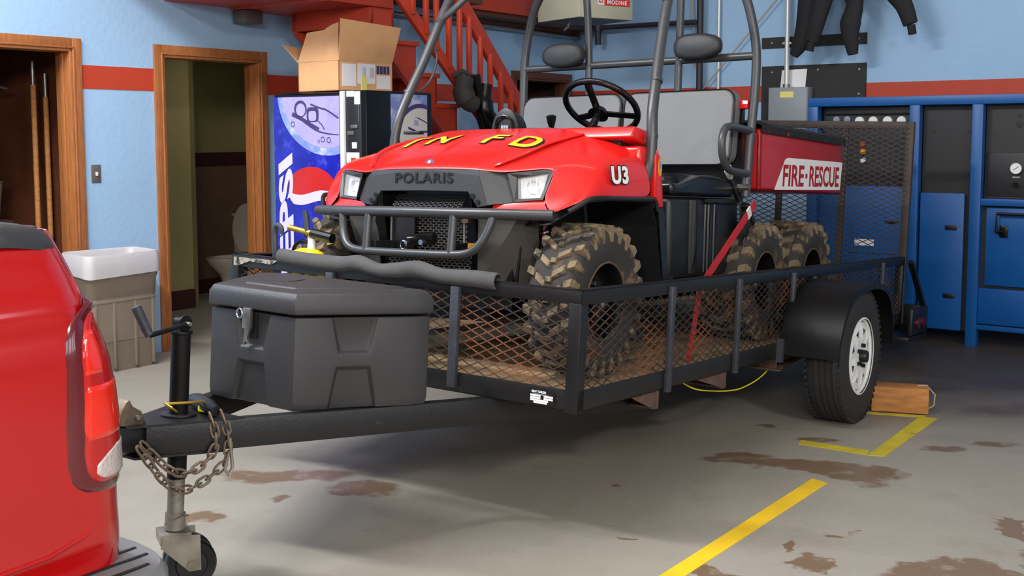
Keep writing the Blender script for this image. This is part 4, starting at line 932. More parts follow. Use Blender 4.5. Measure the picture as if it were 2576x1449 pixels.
# moulded recesses on the slanted sides and front: raised frames around sunk trapezoids
def on_face(p0, p1):
    """frame on a vertical face between base points p0 -> p1: x along, y outward, z up"""
    a = Vector((p0[0], p0[1], 0)); d = Vector((p1[0]-p0[0], p1[1]-p0[1], 0)); L0 = d.length; d.normalize()
    n = d.cross(UP); return basis(a, d, n, UP), L0
def trap(mb, x0, x1, x2, x3, z0, z1, d0=.0, d1=.012):
    """wedge between bottom edge (x0,x1,z0) and top edge (x2,x3,z1); sticks out d1 at the top edge"""
    mb.add([(x0, -.004, z0), (x1, -.004, z0), (x1-.0, d0, z0), (x0+.0, d0, z0), (x2, -.004, z1), (x3, -.004, z1), (x3, d1, z1), (x2, d1, z1)], [(0,3,2,1),(4,5,6,7),(0,1,5,4),(1,2,6,5),(2,3,7,6),(3,0,4,7)]); return mb
cuts = []
for p0, p1, cx_, lab in (((-.745, -.213), (-.355, -.425), .50, 's'), ((-.355, .425), (-.745, .213), .50, 's'), ((-.745, .213), (-.745, -.213), .5, 'f')):
    Mf, L0 = on_face(p0, p1); c0 = L0*cx_
    k_ = .10
    def frustum(b0, b1, t0, t1, z0, z1, dep, inset):
        m_ = MB(); o_ = [(b0, .004, z0), (b1, .004, z0), (t1, .004, z1), (t0, .004, z1)]
        i_ = [(b0+inset, -dep, z0+inset), (b1-inset, -dep, z0+inset), (t1-inset, -dep, z1-inset*1.6), (t0+inset, -dep, z1-inset*1.6)]
        m_.add(o_ + i_, [(0,1,2,3),(7,6,5,4),(0,4,5,1),(1,5,6,2),(2,6,7,3),(3,7,4,0)]); return m_.xf(Mf)
    for args in ((c0-.105, c0+.105, c0-.068, c0+.068, -.05, .158, .017, .012), (c0-.065, c0+.065, c0-.095, c0+.095, .195, .345, .012, .016)): cuts.append(frustum(*args))
    if lab == 'f':
        Ml = Mf @ Matrix.Translation((c0 - .015, 0, 0))
        q_ = MB().box((-.035, -.010, .235), (.035, -.004, .328)).xf(Ml).build('latch_recess', 'black_plastic', TBX)
        lt = MB().box((-.015, .003, .27), (.022, .022, .345)).xf(Ml).build('latch', 'steel', TBX, bevel=.003)
        MB().tube([( -.02 + .014*math.cos(t), .03, .325 + .017*math.sin(t)) for t in [2*PI*i/16 for i in range(16)]], .003, 6, closed=True).xf(Ml).build('split_ring', 'chrome', lt, smooth=True)
        MB().prism([(-.012, .27), (.016, .27), (.004, .235), (.018, .215), (-.002, .225), (-.012, .21)], 'y', .004, .014).xf(Ml).build('hasp', 'steel', lt)
def carve(mb, cutters, name, m, parent, **k):
    '''cut moulded recesses into a shell once, keeping only the finished mesh'''
    o = fix_normals(mb.build(name + '_blank', m)); tmp = [o]
    for c_ in cutters:
        q = fix_normals(c_.build('cutter', m)); tmp.append(q)
        md = o.modifiers.new('cut', 'BOOLEAN'); md.object = q; md.operation = 'DIFFERENCE'; md.solver = 'EXACT'
    dg = bpy.context.evaluated_depsgraph_get(); me = bpy.data.meshes.new_from_object(o.evaluated_get(dg))
    for t_ in tmp: bpy.data.objects.remove(t_)
    res = MB(); res.add([v.co.copy() for v in me.vertices], [tuple(p.vertices) for p in me.polygons])
    return res.build(name, m, parent, **k)
body = carve(body, cuts, 'body', GP, TBX, bevel=.005, seg=3, angle=40)
for c_ in children(TBX):
    if c_.name.startswith('latch_recess'): c_.parent = body
# ------------------------------------------------------------------ loose things on the deck
tag(MB().box((0, 0, 0), (1.05, .14, .06)).build('plank', 'plank', matrix=M_TRAILER @ Matrix.Translation((.44, 1.12, .054)), bevel=.004), 'pale timber plank lying on the trailer deck between the front tyres', 'plank', 'planks on the trailer deck')
tag(MB().box((0, 0, 0), (.95, .12, .05)).build('plank', 'plank', matrix=M_TRAILER @ Matrix.Translation((2.35, 1.02, .054)), bevel=.004), 'pale timber plank on the deck between the two axles, seen through the side mesh', 'plank', 'planks on the trailer deck')
Mj = M_TRAILER @ Matrix.Translation((.092, 1.475, .054))
e = empty('fuel_can', Mj, 'yellow plastic can standing on the trailer deck in front of the far front tyre', 'can')
MB().loft([[(x, y, z) for x, y in rounded_rect(.10*k, .15*k, .025, 4)] for z, k in ((0, .96), (.02, 1), (.40, 1), (.435, .9), (.45, .5))]).build('body', 'yellow_plastic', e, smooth=True, angle=60)
MB().tube([(0, -.02, .44), (0, -.02, .495)], .018, 12).build('cap', 'white_paint', e, smooth=True)
MB().tube(spline([(0, .085, .36), (0, .088, .44), (0, .05, .478), (0, .0, .475)]), .009, 8).build('handle', 'gloss_black', e, smooth=True)
e = empty('hand_tool', M_TRAILER @ Matrix.Translation((.09, 1.47, .55)), 'tool with a brass coloured grip and dark head lying over the yellow can', 'tool')
MB().tube([(0, .125, .040), (0, -.02, .022)], .013, 10).build('grip', 'brass', e, smooth=True)
MB().tube([(0, -.02, .022), (0, -.14, .008)], .022, 10).build('head', 'gloss_black', e, smooth=True)
MB().tube([(0, .01, .03), (0, .03, .12)], .013, 10).build('lever', 'post_paint', e, smooth=True)
tag(MB().tube(spline([(.03, 1.60, .055), (.03, 1.615, .46), (.03, 1.625, .57), (.03, 1.61, .60), (.03, 1.585, .59), (.03, 1.58, .56)]), .012, 10).build('bent_rod', 'post_paint', matrix=M_TRAILER, smooth=True), 'bent dark steel rod rising at the far front corner of the trailer', 'rod')
# chock and tape
e = MB().box((0, -.07, 0), (.30, .07, .14)).build('wheel_chock', 'beam_wood', matrix=basis((2.01, 6.335, 0.004), unit((.925, -.30, 0)), unit((.30, .925, 0)), UP), bevel=.006)
tag(e, 'short block of raw timber chocking the trailer wheel', 'wood block')
MB().tube([(.302, .0, .02), (.33, .03, .03), (.335, .04, .09), (.29, .02, .143), (.24, .0, .144)], .004, 6).build('rope_loop', 'rope', e, smooth=True)
def tape(poly, lab, m, name='floor_tape'):
    mb = MB(); mb.prism(poly, 'z', 0.0, .0022); o = fix_normals(mb.build(name, m)); return tag(o, lab, 'floor tape', 'yellow tape marks on the floor')
tape([(.47, 3.83), (.56, 3.83), (1.388, 4.955), (1.338, 5.02)][::1], 'bright yellow tape line running from the bottom edge of view across the bare floor', 'yellow_tape')
tape([(1.42, 5.60), (1.452, 5.672), (1.735, 5.475), (1.70, 5.40)], 'worn yellow tape strip in front of the trailer wheel, left arm of the corner mark', 'old_tape')
tape([(1.70, 5.395), (1.775, 5.375), (2.30, 6.11), (2.21, 6.14)], 'worn yellow tape strip beside the trailer wheel, running back to the timber block', 'old_tape')
tape([(1.95, 6.225), (1.97, 6.265), (2.26, 6.17), (2.22, 6.13)], 'short yellow tape strip along the foot of the timber block', 'old_tape')
# ================================================================== six-wheel utility vehicle
UT = empty('utility_vehicle', M_UTV, 'red and black six wheel utility vehicle with roll cage, strapped on the trailer deck', 'utility vehicle')
def mirror_rows(rows):
    """rows of (x, s, z) from centre outwards -> full rows with both sides"""
    out = []
    for r in rows: out.append([(x, s, z) for x, s, z in r[::-1]] + [(x, -s, z) for x, s, z in r[1:]])
    return out
rows = [
 [(.213,0,.824),(.215,.12,.824),(.220,.24,.823),(.233,.31,.815),(.258,.38,.809),(.298,.48,.820),(.335,.575,.832),(.320,.572,.79),(.300,.562,.745),(.283,.552,.703),(.262,.60,.643)],
 [(.222,0,.842),(.224,.12,.841),(.231,.24,.839),(.248,.31,.833),(.276,.38,.830),(.315,.48,.840),(.352,.590,.846),(.345,.615,.795),(.330,.622,.748),(.312,.622,.703),(.285,.635,.655)],
 [(.330,0,.905),(.332,.12,.903),(.340,.24,.896),(.350,.31,.890),(.370,.38,.884),(.400,.48,.884),(.430,.610,.880),(.425,.690,.845),(.410,.715,.80),(.385,.725,.755),(.365,.72,.712)],
 [(.490,0,.966),(.490,.12,.965),(.495,.24,.960),(.500,.31,.955),(.510,.38,.946),(.525,.48,.922),(.550,.620,.902),(.555,.705,.872),(.54,.737,.82),(.52,.747,.77),(.50,.747,.717)],
 [(.640,0,1.000),(.640,.12,1.000),(.645,.24,.997),(.650,.31,.994),(.655,.38,.986),(.665,.48,.957),(.690,.620,.925),(.700,.710,.893),(.69,.740,.83),(.68,.749,.775),(.67,.749,.717)],
 [(.800,0,1.034),(.800,.12,1.034),(.800,.24,1.033),(.800,.31,1.030),(.800,.38,1.020),(.800,.48,.992),(.815,.620,.950),(.825,.710,.910),(.84,.742,.84),(.85,.750,.78),(.858,.750,.717)],
]
MB().loft(mirror_rows(rows), False, False).build('hood', 'utv_red', UT, sub=2, solid=.004)
hood = children(UT)[-1]
# raised centre rib / sculpted panel edges on the hood
for s in (1, -1):
    mb = MB(); pts = spline([(.255, s*.33, .838), (.36, s*.40, .888), (.50, s*.43, .938), (.65, s*.44, .972), (.77, s*.45, .998)], 6)
    mb.tube(pts, [.004] + [.012]*(len(pts)-2) + [.006], 8, flat=.5); mb.build('crease', 'utv_red', hood, smooth=True)
mb = MB(); mb.tube(spline([(.30, 0, .882), (.38, .0, .925), (.48, .0, .960)], 6), [.003]+[.009]*11+[.003], 8, flat=.5); mb.build('crease', 'utv_red', hood, smooth=True)
# red strip under headlights, wrapping the nose
for s in (1, -1):
    mb = MB(); top_ = [(.300, s*.562, .700), (.285, s*.50, .695), (.262, s*.42, .684), (.236, s*.345, .676)]
    bot_ = [(.262, s*.603, .640), (.245, s*.53, .640), (.228, s*.44, .642), (.215, s*.345, .645)]
    mb.loft([top_, [(x-.012, y, z-.02) for (x, y, z) in top_], bot_], False, False)
    mb.build('nose_strip', 'utv_red', hood, smooth=True, solid=.004)
# badge
MB().lathe([(1e-3, .003), (.02, .0025), (.024, 0)], seg=24).xf(Matrix.Translation((.2445, 0, .8545)) @ Matrix.Rotation(math.radians(-62), 4, 'Y') @ Matrix.Diagonal((.7, 1, 1, 1))).build('badge', 'label_navy', hood, smooth=True)
MB().lathe([(1e-3, .0045), (.008, .004)], seg=12).xf(Matrix.Translation((.2445, 0, .8545)) @ Matrix.Rotation(math.radians(-62), 4, 'Y')).build('badge_emblem', 'steel', hood)
# gold lettering lying on the hood, wrapped to its surface
def hood_z(x, y):
    s = abs(y); best = None
    for r0, r1 in zip(rows[:-1], rows[1:]):
        for i in range(6):
            s0, s1 = r0[i][1], r0[i+1][1]
            if s0 - 1e-6 <= s <= s1 + 1e-6:
                t = (s - s0)/(s1-s0); xa = r0[i][0]+(r0[i+1][0]-r0[i][0])*t; xb = r1[i][0]+(r1[i+1][0]-r1[i][0])*t
                if xa <= x <= xb:
                    k = (x-xa)/(xb-xa); za = r0[i][2]+(r0[i+1][2]-r0[i][2])*t; zb = r1[i][2]+(r1[i+1][2]-r1[i][2])*t
                    return za + (zb-za)*k
    return 1.0
def hood_text(s_, y_left, x_base, size, xs, m, lift, off=0.0, dx=0, dy=0):
    # reads correctly for someone facing the front: text right = -y, text up = +x
    mb = text_mb(s_, size, Matrix.Identity(4), .0, off, xs)
    vs = [Vector((x_base + v.y + dx, y_left - v.x + dy, 0)) for v in mb.v]
    import bmesh
    bm = bmesh.new(); bv = [bm.verts.new(v) for v in vs]
    for f in mb.f:
        try: bm.faces.new([bv[i] for i in f])
        except ValueError: pass
    bmesh.ops.remove_doubles(bm, verts=bm.verts, dist=1e-5)
    bmesh.ops.triangulate(bm, faces=bm.faces)
    bmesh.ops.subdivide_edges(bm, edges=[e_ for e_ in bm.edges if e_.calc_length() > .04], cuts=2, use_grid_fill=True)
    for v in bm.verts: v.co.z = hood_z(v.co.x, v.co.y) + lift
    bmesh.ops.recalc_face_normals(bm, faces=bm.faces)
    me = bpy.data.meshes.new('lettering'); bm.to_mesh(me); bm.free(); me.materials.append(MATS[m])
    for p in me.polygons:
        if p.normal.z < 0: p.flip()
    o = bpy.data.objects.new('lettering', me); COL.objects.link(o); o.parent = hood; return o
for s_, yl in (('T', .35), ('N', .195), ('F', -.115), ('D', -.265)):
    hood_text(s_, yl, .44, .20, .86, 'black_decal', .0032, .010, -.003, -.006); hood_text(s_, yl, .44, .20, .86, 'gold_decal', .0042, .0045)
# black front bezel between the headlights
bz = [(.213, 0), ]
def bez(y_s, z, x): return (x, y_s, z)
mb = MB()
outer = [(-.300, .815), (-.286, .8), (-.335, .676)]
F = [(.212, .285, .822), (.208, .290, .796), (.205, .335, .676), (.205, .285, .668), (.206, .236, .732), (.206, 0, .735), (.210, 0, .824)]
front = [(x, y, z) for x, y, z in F]
for s in (1, -1):
    k = [(x, s*y, z) for x, y, z in front]; mb.add(k, [tuple(range(len(k)))])
    bk = [(x+.06, y, z) for x, y, z in k]
    for i in (2, 3, 4): mb.add([k[i], k[i+1] if i < 5 else k[5], bk[i+1], bk[i]], [(0,1,2,3)])
mb.build('front_bezel', 'bezel', UT, solid=.004); bzl = children(UT)[-1]
for s in (1, -1):
    # side facets sweeping back from the bezel to the lamps
    MB().add([(.212, s*.285, .822), (.208, s*.290, .796), (.205, s*.335, .676), (.286, s*.432, .690), (.300, s*.40, .800), (.262, s*.385, .810), (.235, s*.31, .816)], [(1,2,3,4),(0,1,6),(1,4,5,6)]).build('bezel_facet', 'bezel', bzl, solid=.003)
    MB().disc((0,0,0), .011, 'x', -.004, .002, 16).xf(Matrix.Translation((.203, s*.262, .712))).disc((.203, s*.288, .688), .011, 'x', -.004, .002, 16).build('clip', 'black_plastic', bzl, smooth=True)
text_mb('POLARIS', .058, basis((.2035, .158, .768), (0, -1, 0), (.06, 0, 1), (-1, 0, .06)), .003, .0012, 1.30, space=1.13).build('lettering', 'black_plastic', bzl)
# recess with sloped perforated screens
rc = MB(); rc.add([(.30, .235, .735), (.30, -.235, .735), (.30, -.235, .34), (.30, .235, .34)], [(0,3,2,1)])
rc.add([(.21, .236, .733), (.30, .236, .733), (.30, -.236, .733), (.21, -.236, .733)], [(0,1,2,3)])
for s in (1, -1): rc.add([(.21, s*.236, .733), (.30, s*.236, .733), (.30, s*.25, .34), (.21, s*.27, .60)], [(0,1,2,3)])
rc.build('grille_recess', 'gloss_black', UT, solid=.003)
def slots(u0, u1, v0, v1, nx, ny, put, name, m='bezel'):
    """punched screen: thin webs left between offset slots"""
    mb = MB(); du, dv = (u1-u0)/nx, (v1-v0)/ny; t = .0028
    for j in range(ny+1):
        v = v0 + j*dv; q_ = [put(u0, v-t/2), put(u1, v-t/2), put(u1, v+t/2), put(u0, v+t/2)]; mb.add(q_, [(0,1,2,3)])
    for j in range(ny):
        for i in range(nx+1):
            u = u0 + (i + (.5 if j % 2 else 0))*du
            if u > u1: continue
            a, b = v0 + j*dv, v0 + (j+1)*dv
            mb.add([put(u-t, a), put(u+t, a), put(u+t, b), put(u-t, b)], [(0,1,2,3)])
    return mb.build(name, m, UT, solid=.002)
slots(-.185, .185, 0, .10, 13, 9, lambda u, v: (.215 + v*.55, u, .655 + v*.62), 'upper_screen', 'screen_metal')
slots(-.19, .075, 0, .20, 9, 18, lambda u, v: (.262, u, .445 + v), 'radiator_screen', 'screen_dusty')
slots(-.22, .22, 0, .12, 16, 11, lambda u, v: (.235 + v*.2, u, .34 + v), 'lower_screen', 'screen_dusty')
MB().box((.245, .078, .45), (.258, .20, .64)).build('radiator_shroud', 'black_plastic', UT, bevel=.004)
for s in (1, -1): MB().tube([(.235, s*.198, .655), (.235, s*.198, .46)], .005, 8).build('screen_rod', 'steel', UT)
MB().box((.20, -.24, .60), (.24, -.21, .655)).build('hook', 'rust', UT)
# winch hook / hitch pin in the recess
MB().tube([(.17, .05, .52), (.20, -.02, .53), (.21, -.06, .53)], [.022, .028, .028], 14).build('winch_fairlead', 'gloss_black', UT, smooth=True)
MB().tube([(.165, -.04, .515), (.14, -.04, .515)], .012, 12).tube([(.17, .04, .512), (.14, .04, .512)], .008, 10).build('pin', 'chrome', UT, smooth=True)
MB().tube([(.15, .06 + .016*math.cos(t), .50 + .018*math.sin(t)) for t in [2*PI*i/14 for i in range(14)]], .003, 6, closed=True).build('split_ring', 'chrome', UT, smooth=True)
MB().box((.195, -.295, .492), (.20, -.245, .518)).build('reflector', 'orange', UT)
# headlights
for s in (1, -1):
    hl = MB(); T0 = [(.262, s*.392, .808), (.302, s*.48, .818), (.337, s*.576, .830), (.302, s*.562, .745), (.286, s*.552, .701), (.262, s*.43, .690)]
    In = [(.285, s*.425, .790), (.305, s*.49, .800), (.325, s*.553, .812), (.305, s*.545, .745), (.292, s*.535, .708), (.275, s*.435, .702)]
    n = 6; hl.add(T0 + In, [(i, (i+1) % n, n+(i+1) % n, n+i) for i in range(n)])
    In2 = [(x+.03, y, z) for x, y, z in In]; hl.add(In + In2, [(i, (i+1) % n, n+(i+1) % n, n+i) for i in range(n)])
    ho = hl.build('headlight', 'bezel', UT, solid=.003)
    MB().add(In2, [tuple(range(n))]).build('reflector', 'headlight', ho, solid=.002)
    MB().add([(x+.004, y, z) for x, y, z in In], [tuple(range(n))]).build('lens', 'clear_glass', ho, solid=.002)
    rf = MB(); c_ = (.328, s*.485, .752); rf.lathe([(.001, .012), (.014, .006), (.026, -.01), (.03, -.014)], c_, 'x', 20); rf.build('bulb_cup', 'chrome', ho, smooth=True)
    for k in range(3): MB().box((.31, s*(.445 + .03*k) - .001, .712), (.312, s*(.445 + .03*k) + .001, .79)).build('lens_rib', 'chrome_white', ho)
# bumper
tb = spline([(.235, .635, .640), (.19, .52, .640), (.135, .34, .641), (.112, .0, .642), (.135, -.34, .641), (.19, -.52, .640), (.235, -.635, .640)], 6)
bm_ = MB().tube(tb, .0225, 16); bp0 = bm_.build('bumper', 'tube_grey', UT, smooth=True, angle=50)
lowb = []
MB().tube(spline([(.148, .405, .632), (.130, .385, .56), (.112, .352, .505), (.105, .30, .478), (.100, .20, .471), (.098, 0, .470), (.100, -.20, .471), (.105, -.30, .478), (.112, -.352, .505), (.130, -.385, .56), (.148, -.405, .632)], 6), .0175, 14).build('lower_hoop', 'tube_grey', bp0, smooth=True, angle=50)
for s in (1, -1): MB().tube([(.118, s*.228, .63), (.102, s*.228, .475)], .018, 14).build('upright', 'tube_grey', bp0, smooth=True)
for s in (1, -1): MB().bar((.12, s*.2, .50), (.32, s*.18, .50), .03, .03).build('bracket', 'black_plastic', bp0)
# lower front fascia panels and chassis
for s in (1, -1):
    mb = MB(); mb.add([(.225, s*.275, .655), (.25, s*.47, .645), (.34, s*.50, .60), (.40, s*.47, .30), (.34, s*.30, .27), (.245, s*.262, .34)], [(0,1,2,3,4,5)])
    fp = mb.build('fascia', 'dusty_plastic', UT, solid=.006)
    MB().tube([(.262, s*.44, .62), (.30, s*.44, .50), (.33, s*.40, .36)], .010, 8).build('moulding', 'black_plastic', fp, smooth=True)
MB().box((.30, -.40, .24), (1.0, .40, .80)).box((.34, -.26, .18), (2.9, .26, .30)).box((.85, -.60, .26), (1.35, .60, .34)).build('chassis', 'black_plastic', UT)
MB().box((.98, -.66, .30), (1.28, .66, .36)).build('floor_pan', 'black_plastic', UT, bevel=.01)
# front suspension, each side
for s in (1, -1):
    for zz, xx in ((.20, .40), (.20, .56), (.34, .44), (.34, .52)): MB().tube([(xx, s*.24, zz-.01), (.47, s*.56, zz)], .014, 8).build('control_arm', 'black_plastic', UT, smooth=True)
    sp = []; 
    for i in range(90):
        a = 2*PI*i/15; t = i/89.; c_ = Vector((.40, s*.47, .36)).lerp(Vector((.375, s*.52, .70)), t); sp.append((c_.x + .034*math.cos(a), c_.y + .034*math.sin(a), c_.z))
    so = MB().tube(sp, .0075, 6).build('shock_spring', 'gloss_black', UT, smooth=True)
    MB().tube([(.40, s*.47, .34), (.375, s*.52, .72)], .014, 10).build('damper', 'chrome', so, smooth=True)
# black wheel arch lip and liners
for s in (1, -1):
    lip = spline([(.215, s*.345, .645), (.228, s*.47, .640), (.255, s*.605, .636), (.30, s*.665, .655), (.36, s*.722, .703), (.42, s*.745, .712), (.52, s*.752, .712), (.70, s*.752, .712), (.86, s*.752, .712), (.895, s*.752, .70), (.915, s*.752, .665)], 4)
    ln = MB().tube(lip[12:], .011, 8).build('arch_trim', 'black_plastic', UT, smooth=True)
    mb = MB(); arc = [(.27, .60), (.31, .645), (.37, .695), (.50, .705), (.70, .705), (.87, .70), (.92, .60), (.95, .47), (.985, .34)]
    so_ = [.595, .655, .715, .745, .745, .745, .745, .745, .745]
    mb.loft([[(x, s*o_, z) for (x, z), o_ in zip(arc, so_)], [(x-.02 if x > .9 else x+.01, s*.41, z-.01) for x, z in arc]], False, False)
    mb.build('liner', 'black_plastic', ln, solid=.004)
    cr = MB(); n = 30; a_, b_ = [], []
    for i in range(n+1):
        t = i/n; z = .675 - t*.32; x = .918 + t*.062; w_ = .05 + .010*math.sin(t*26); a_.append((x, s*.752, z)); b_.append((x + .055 + .012*abs(math.sin(t*13)), s*.748, z))
    cr.loft([a_, b_, [(x, s*.60, z) for x, y, z in b_]], False, False); cr.build('corrugated_flare', 'black_plastic', ln, smooth=True, solid=.004, angle=60)
    # red cowl quarter panel behind the pillar foot
    q_ = MB(); q_.prism([(.868, .895), (.885, .935), (.91, .90), (.935, .82), (.953, .678), (.905, .678), (.885, .72), (.868, .72)], 'y', s*.748 - .014, s*.748 + .014)
    q_ = fix_normals(q_.build('quarter_panel', 'utv_red', UT, bevel=.006))
    MB().lathe([(1e-3, .001), (.022, 0)], (0,0,0), 'y', 20).xf(Matrix.Translation((.907, s*.7635, .855)) @ Matrix.Diagonal((.9, 1 if s > 0 else -1, 1.9, 1))).build('sticker', 'orange', q_)
    MB().lathe([(1e-3, .0016), (.011, .0008)], (0,0,0), 'y', 20).xf(Matrix.Translation((.907, s*.7637, .862)) @ Matrix.Diagonal((.9, 1 if s > 0 else -1, 1.7, 1))).build('sticker_dot', 'wall_pipe_blue', q_)
    MB().box((.80, s*.46, .80), (.90, s*.72, .945)).build('cowl_side', 'utv_red', UT, bevel=.02, seg=3)
# dash and cowl
MB().loft([[(.79, y, .90), (.81, y, .985), (.86, y, .995), (.92, y, .97), (.96, y, .85), (.96, y, .72), (.79, y, .72)] for y in (-.62, .62)]).build('dashboard', 'black_plastic', UT, bevel=.01)
dsh = children(UT)[-1]
MB().loft([[(.76, y, .98), (.79, y, 1.03), (.92, y, 1.015), (.98, y, .97), (.98, y, .93)] for y in (-.70, -.56, -.42, -.28)]).build('cowl', 'utv_red', dsh, bevel=.012, seg=3)
MB().box((.80, -.26, 1.018), (.86, -.12, 1.034)).box((.82, .52, 1.02), (.86, .62, 1.035)).build('control_strip', 'black_plastic', dsh, bevel=.003)
# radio head on the dash
rd = MB().loft([[(.83, y*.9, 1.02 + z*.85) for y, z in [(a*.075, max(0, b)*.11) for a, b in [(math.cos(t), math.sin(t)) for t in [PI*i/12 for i in range(13)]]]], [(.81, y, 1.015 + z) for y, z in [(a*.078, max(0, b)*.115) for a, b in [(math.cos(t), math.sin(t)) for t in [PI*i/12 for i in range(13)]]]], [(.90, y, 1.01 + z) for y, z in [(a*.07, max(0, b)*.10) for a, b in [(math.cos(t), math.sin(t)) for t in [PI*i/12 for i in range(13)]]]]][1:])
rd = rd.build('instrument_pod', 'black_plastic', dsh, smooth=True, bevel=.004)
for k in range(3): MB().box((.806, -.02 + .014*k, 1.035), (.81, -.009 + .014*k, 1.05)).build('switch', 'box_grey', rd)
MB().box((.806, -.03, 1.028), (.81, .02, 1.032)).build('label', 'box_grey', rd)
MB().tube(spline([(.81, -.05, 1.02), (.80, -.04, 1.075), (.80, 0, 1.095), (.80, .04, 1.075), (.81, .05, 1.02)]), .006, 8).build('moulding', 'gloss_black', rd, smooth=True)
# gear lever
MB().tube([(1.12, -.075, .92), (1.10, -.075, 1.07)], [.012, .010], 10).build('gear_lever', 'gloss_black', UT, smooth=True)
MB().tube([(1.103, -.075, 1.055), (1.10, -.075, 1.08), (1.098, -.075, 1.11), (1.097, -.075, 1.118)], [.012, .020, .026, .012], 14).build('knob', 'gloss_black', children(UT)[-1], smooth=True)
# steering wheel
sc_ = Vector((1.13, -.335, 1.150)); up_ = Vector((-.80, 0, .60)); la_ = Vector((0, 1, 0)); nn = Vector((.60, 0, .80))
sw = MB().tube([sc_ + (up_*math.cos(t) + la_*math.sin(t))*.18 for t in [2*PI*i/48 for i in range(48)]], .0155, 12, closed=True).build('steering_wheel', 'gloss_black', UT, smooth=True)
MB().tube([sc_ - nn*.05, sc_ - nn*.02], [.05, .034], 18).build('hub', 'gloss_black', sw, smooth=True)
for a in (0, 115, 245):
    t = math.radians(a); d_ = up_*math.cos(t) + la_*math.sin(t)
    MB().bar(sc_ - nn*.035 + d_*.02, sc_ - nn*.0 + d_*.175, .036, .010, tuple(nn)).build('spoke', 'gloss_black', sw, bevel=.003)
MB().tube([sc_ - nn*.05, Vector((.93, -.335, .93))], [.018, .022], 12).build('steering_column', 'gloss_black', UT, smooth=True)
MB().tube([(1.03, -.29, 1.03), (.99, -.28, 1.02)], .008, 8).build('indicator_stalk', 'chrome', UT, smooth=True)
MB().tube([(.90, -.285, 1.01), (.90, -.285, 1.035)], [.03, .014], 12).build('boot', 'white_paint', UT, smooth=True)
# seats
def seatback(y0, y1, name='seat_back'):
    w_ = y1-y0; pr = rounded_rect(w_, .40, .06, 5)
    rings = []
    for dx, k in ((0, .93), (.012, .985), (.03, 1.0), (.085, 1.0), (.10, .97)): rings.append([(1.93 + dx + (b*k)*.16, (y0+y1)/2 + a*(1-(1-k)*.4), 1.10 + b*(1-(1-k)*.6)) for a, b in pr])
    o = MB().loft(rings).build(name, 'vinyl', UT, smooth=True, angle=50)
    MB().tube([(1.945 + b*.16, (y0+y1)/2 + a*.985, 1.10 + b*.985) for a, b in rounded_rect(w_, .40, .06, 5)], .008, 6, closed=True).build('piping', 'gloss_black', o, smooth=True)
seatback(.01, .655); seatback(-.655, -.01)
for y0, y1 in ((-.62, -.02), (.02, .62)):
    pr = rounded_rect(.55, y1-y0, .08, 5, 1.60, (y0+y1)/2)
    MB().loft([[(x, y, .74) for x, y in pr], [(x, y, .80 + .02*math.cos((x-1.6)*4)) for x, y in pr], [(1.6+(x-1.6)*.93, (y0+y1)/2 + (y-(y0+y1)/2)*.93, .83 + .02*math.cos((x-1.55)*5)) for x, y in pr]]).build('seat_cushion', 'gloss_black', UT, smooth=True, angle=50)
cushion_side = [(1.22, .80), (1.30, .79), (1.42, .812), (1.55, .838), (1.72, .842), (1.88, .82), (1.94, .80), (1.94, .735), (1.22, .735)]
for s in (1, -1):
    MB().prism(cushion_side, 'y', s*.56, s*.672).build('seat_bolster', 'gloss_black', UT, bevel=.02, seg=3)
    sb = MB(); sb.box((1.24, s*.30, .34), (2.05, s*.655, .73)); sb.build('seat_base', 'black_plastic', UT, bevel=.03, seg=4)
    sbo = children(UT)[-1]
    sb = MB().tube([(1.47, s*.63, .36), (1.47, s*.63, .715)], .055, 16, flat=.6); sb.build('column_moulding', 'gloss_black', sbo, smooth=True)
    for x in (1.62, 1.66, 1.73): MB().tube([(x, s*.655, .36), (x+.01, s*.655, .70)], .010, 8).build('rib', 'gloss_black', sbo, smooth=True)
    MB().box((1.60, s*.64, .70), (2.05, s*.672, .725)).build('rib', 'gloss_black', sbo, bevel=.005)
MB().box((1.26, -.32, .30), (2.1, .32, .73)).build('engine_cover', 'black_plastic', UT, bevel=.02)
# seat belt buckle on the near side
bk = MB().bar((1.90, -.66, .85), (2.02, -.67, .72), .04, .022, (0, 1, 0)).build('seat_belt', 'black_plastic', UT, bevel=.004)
MB().bar((1.865, -.665, .885), (1.91, -.67, .845), .05, .026, (0, 1, 0)).build('buckle', 'off_white', bk, bevel=.004)
MB().bar((2.0, -.675, .75), (2.03, -.675, .66), .022, .008, (0, 1, 0)).build('bracket', 'steel', bk)
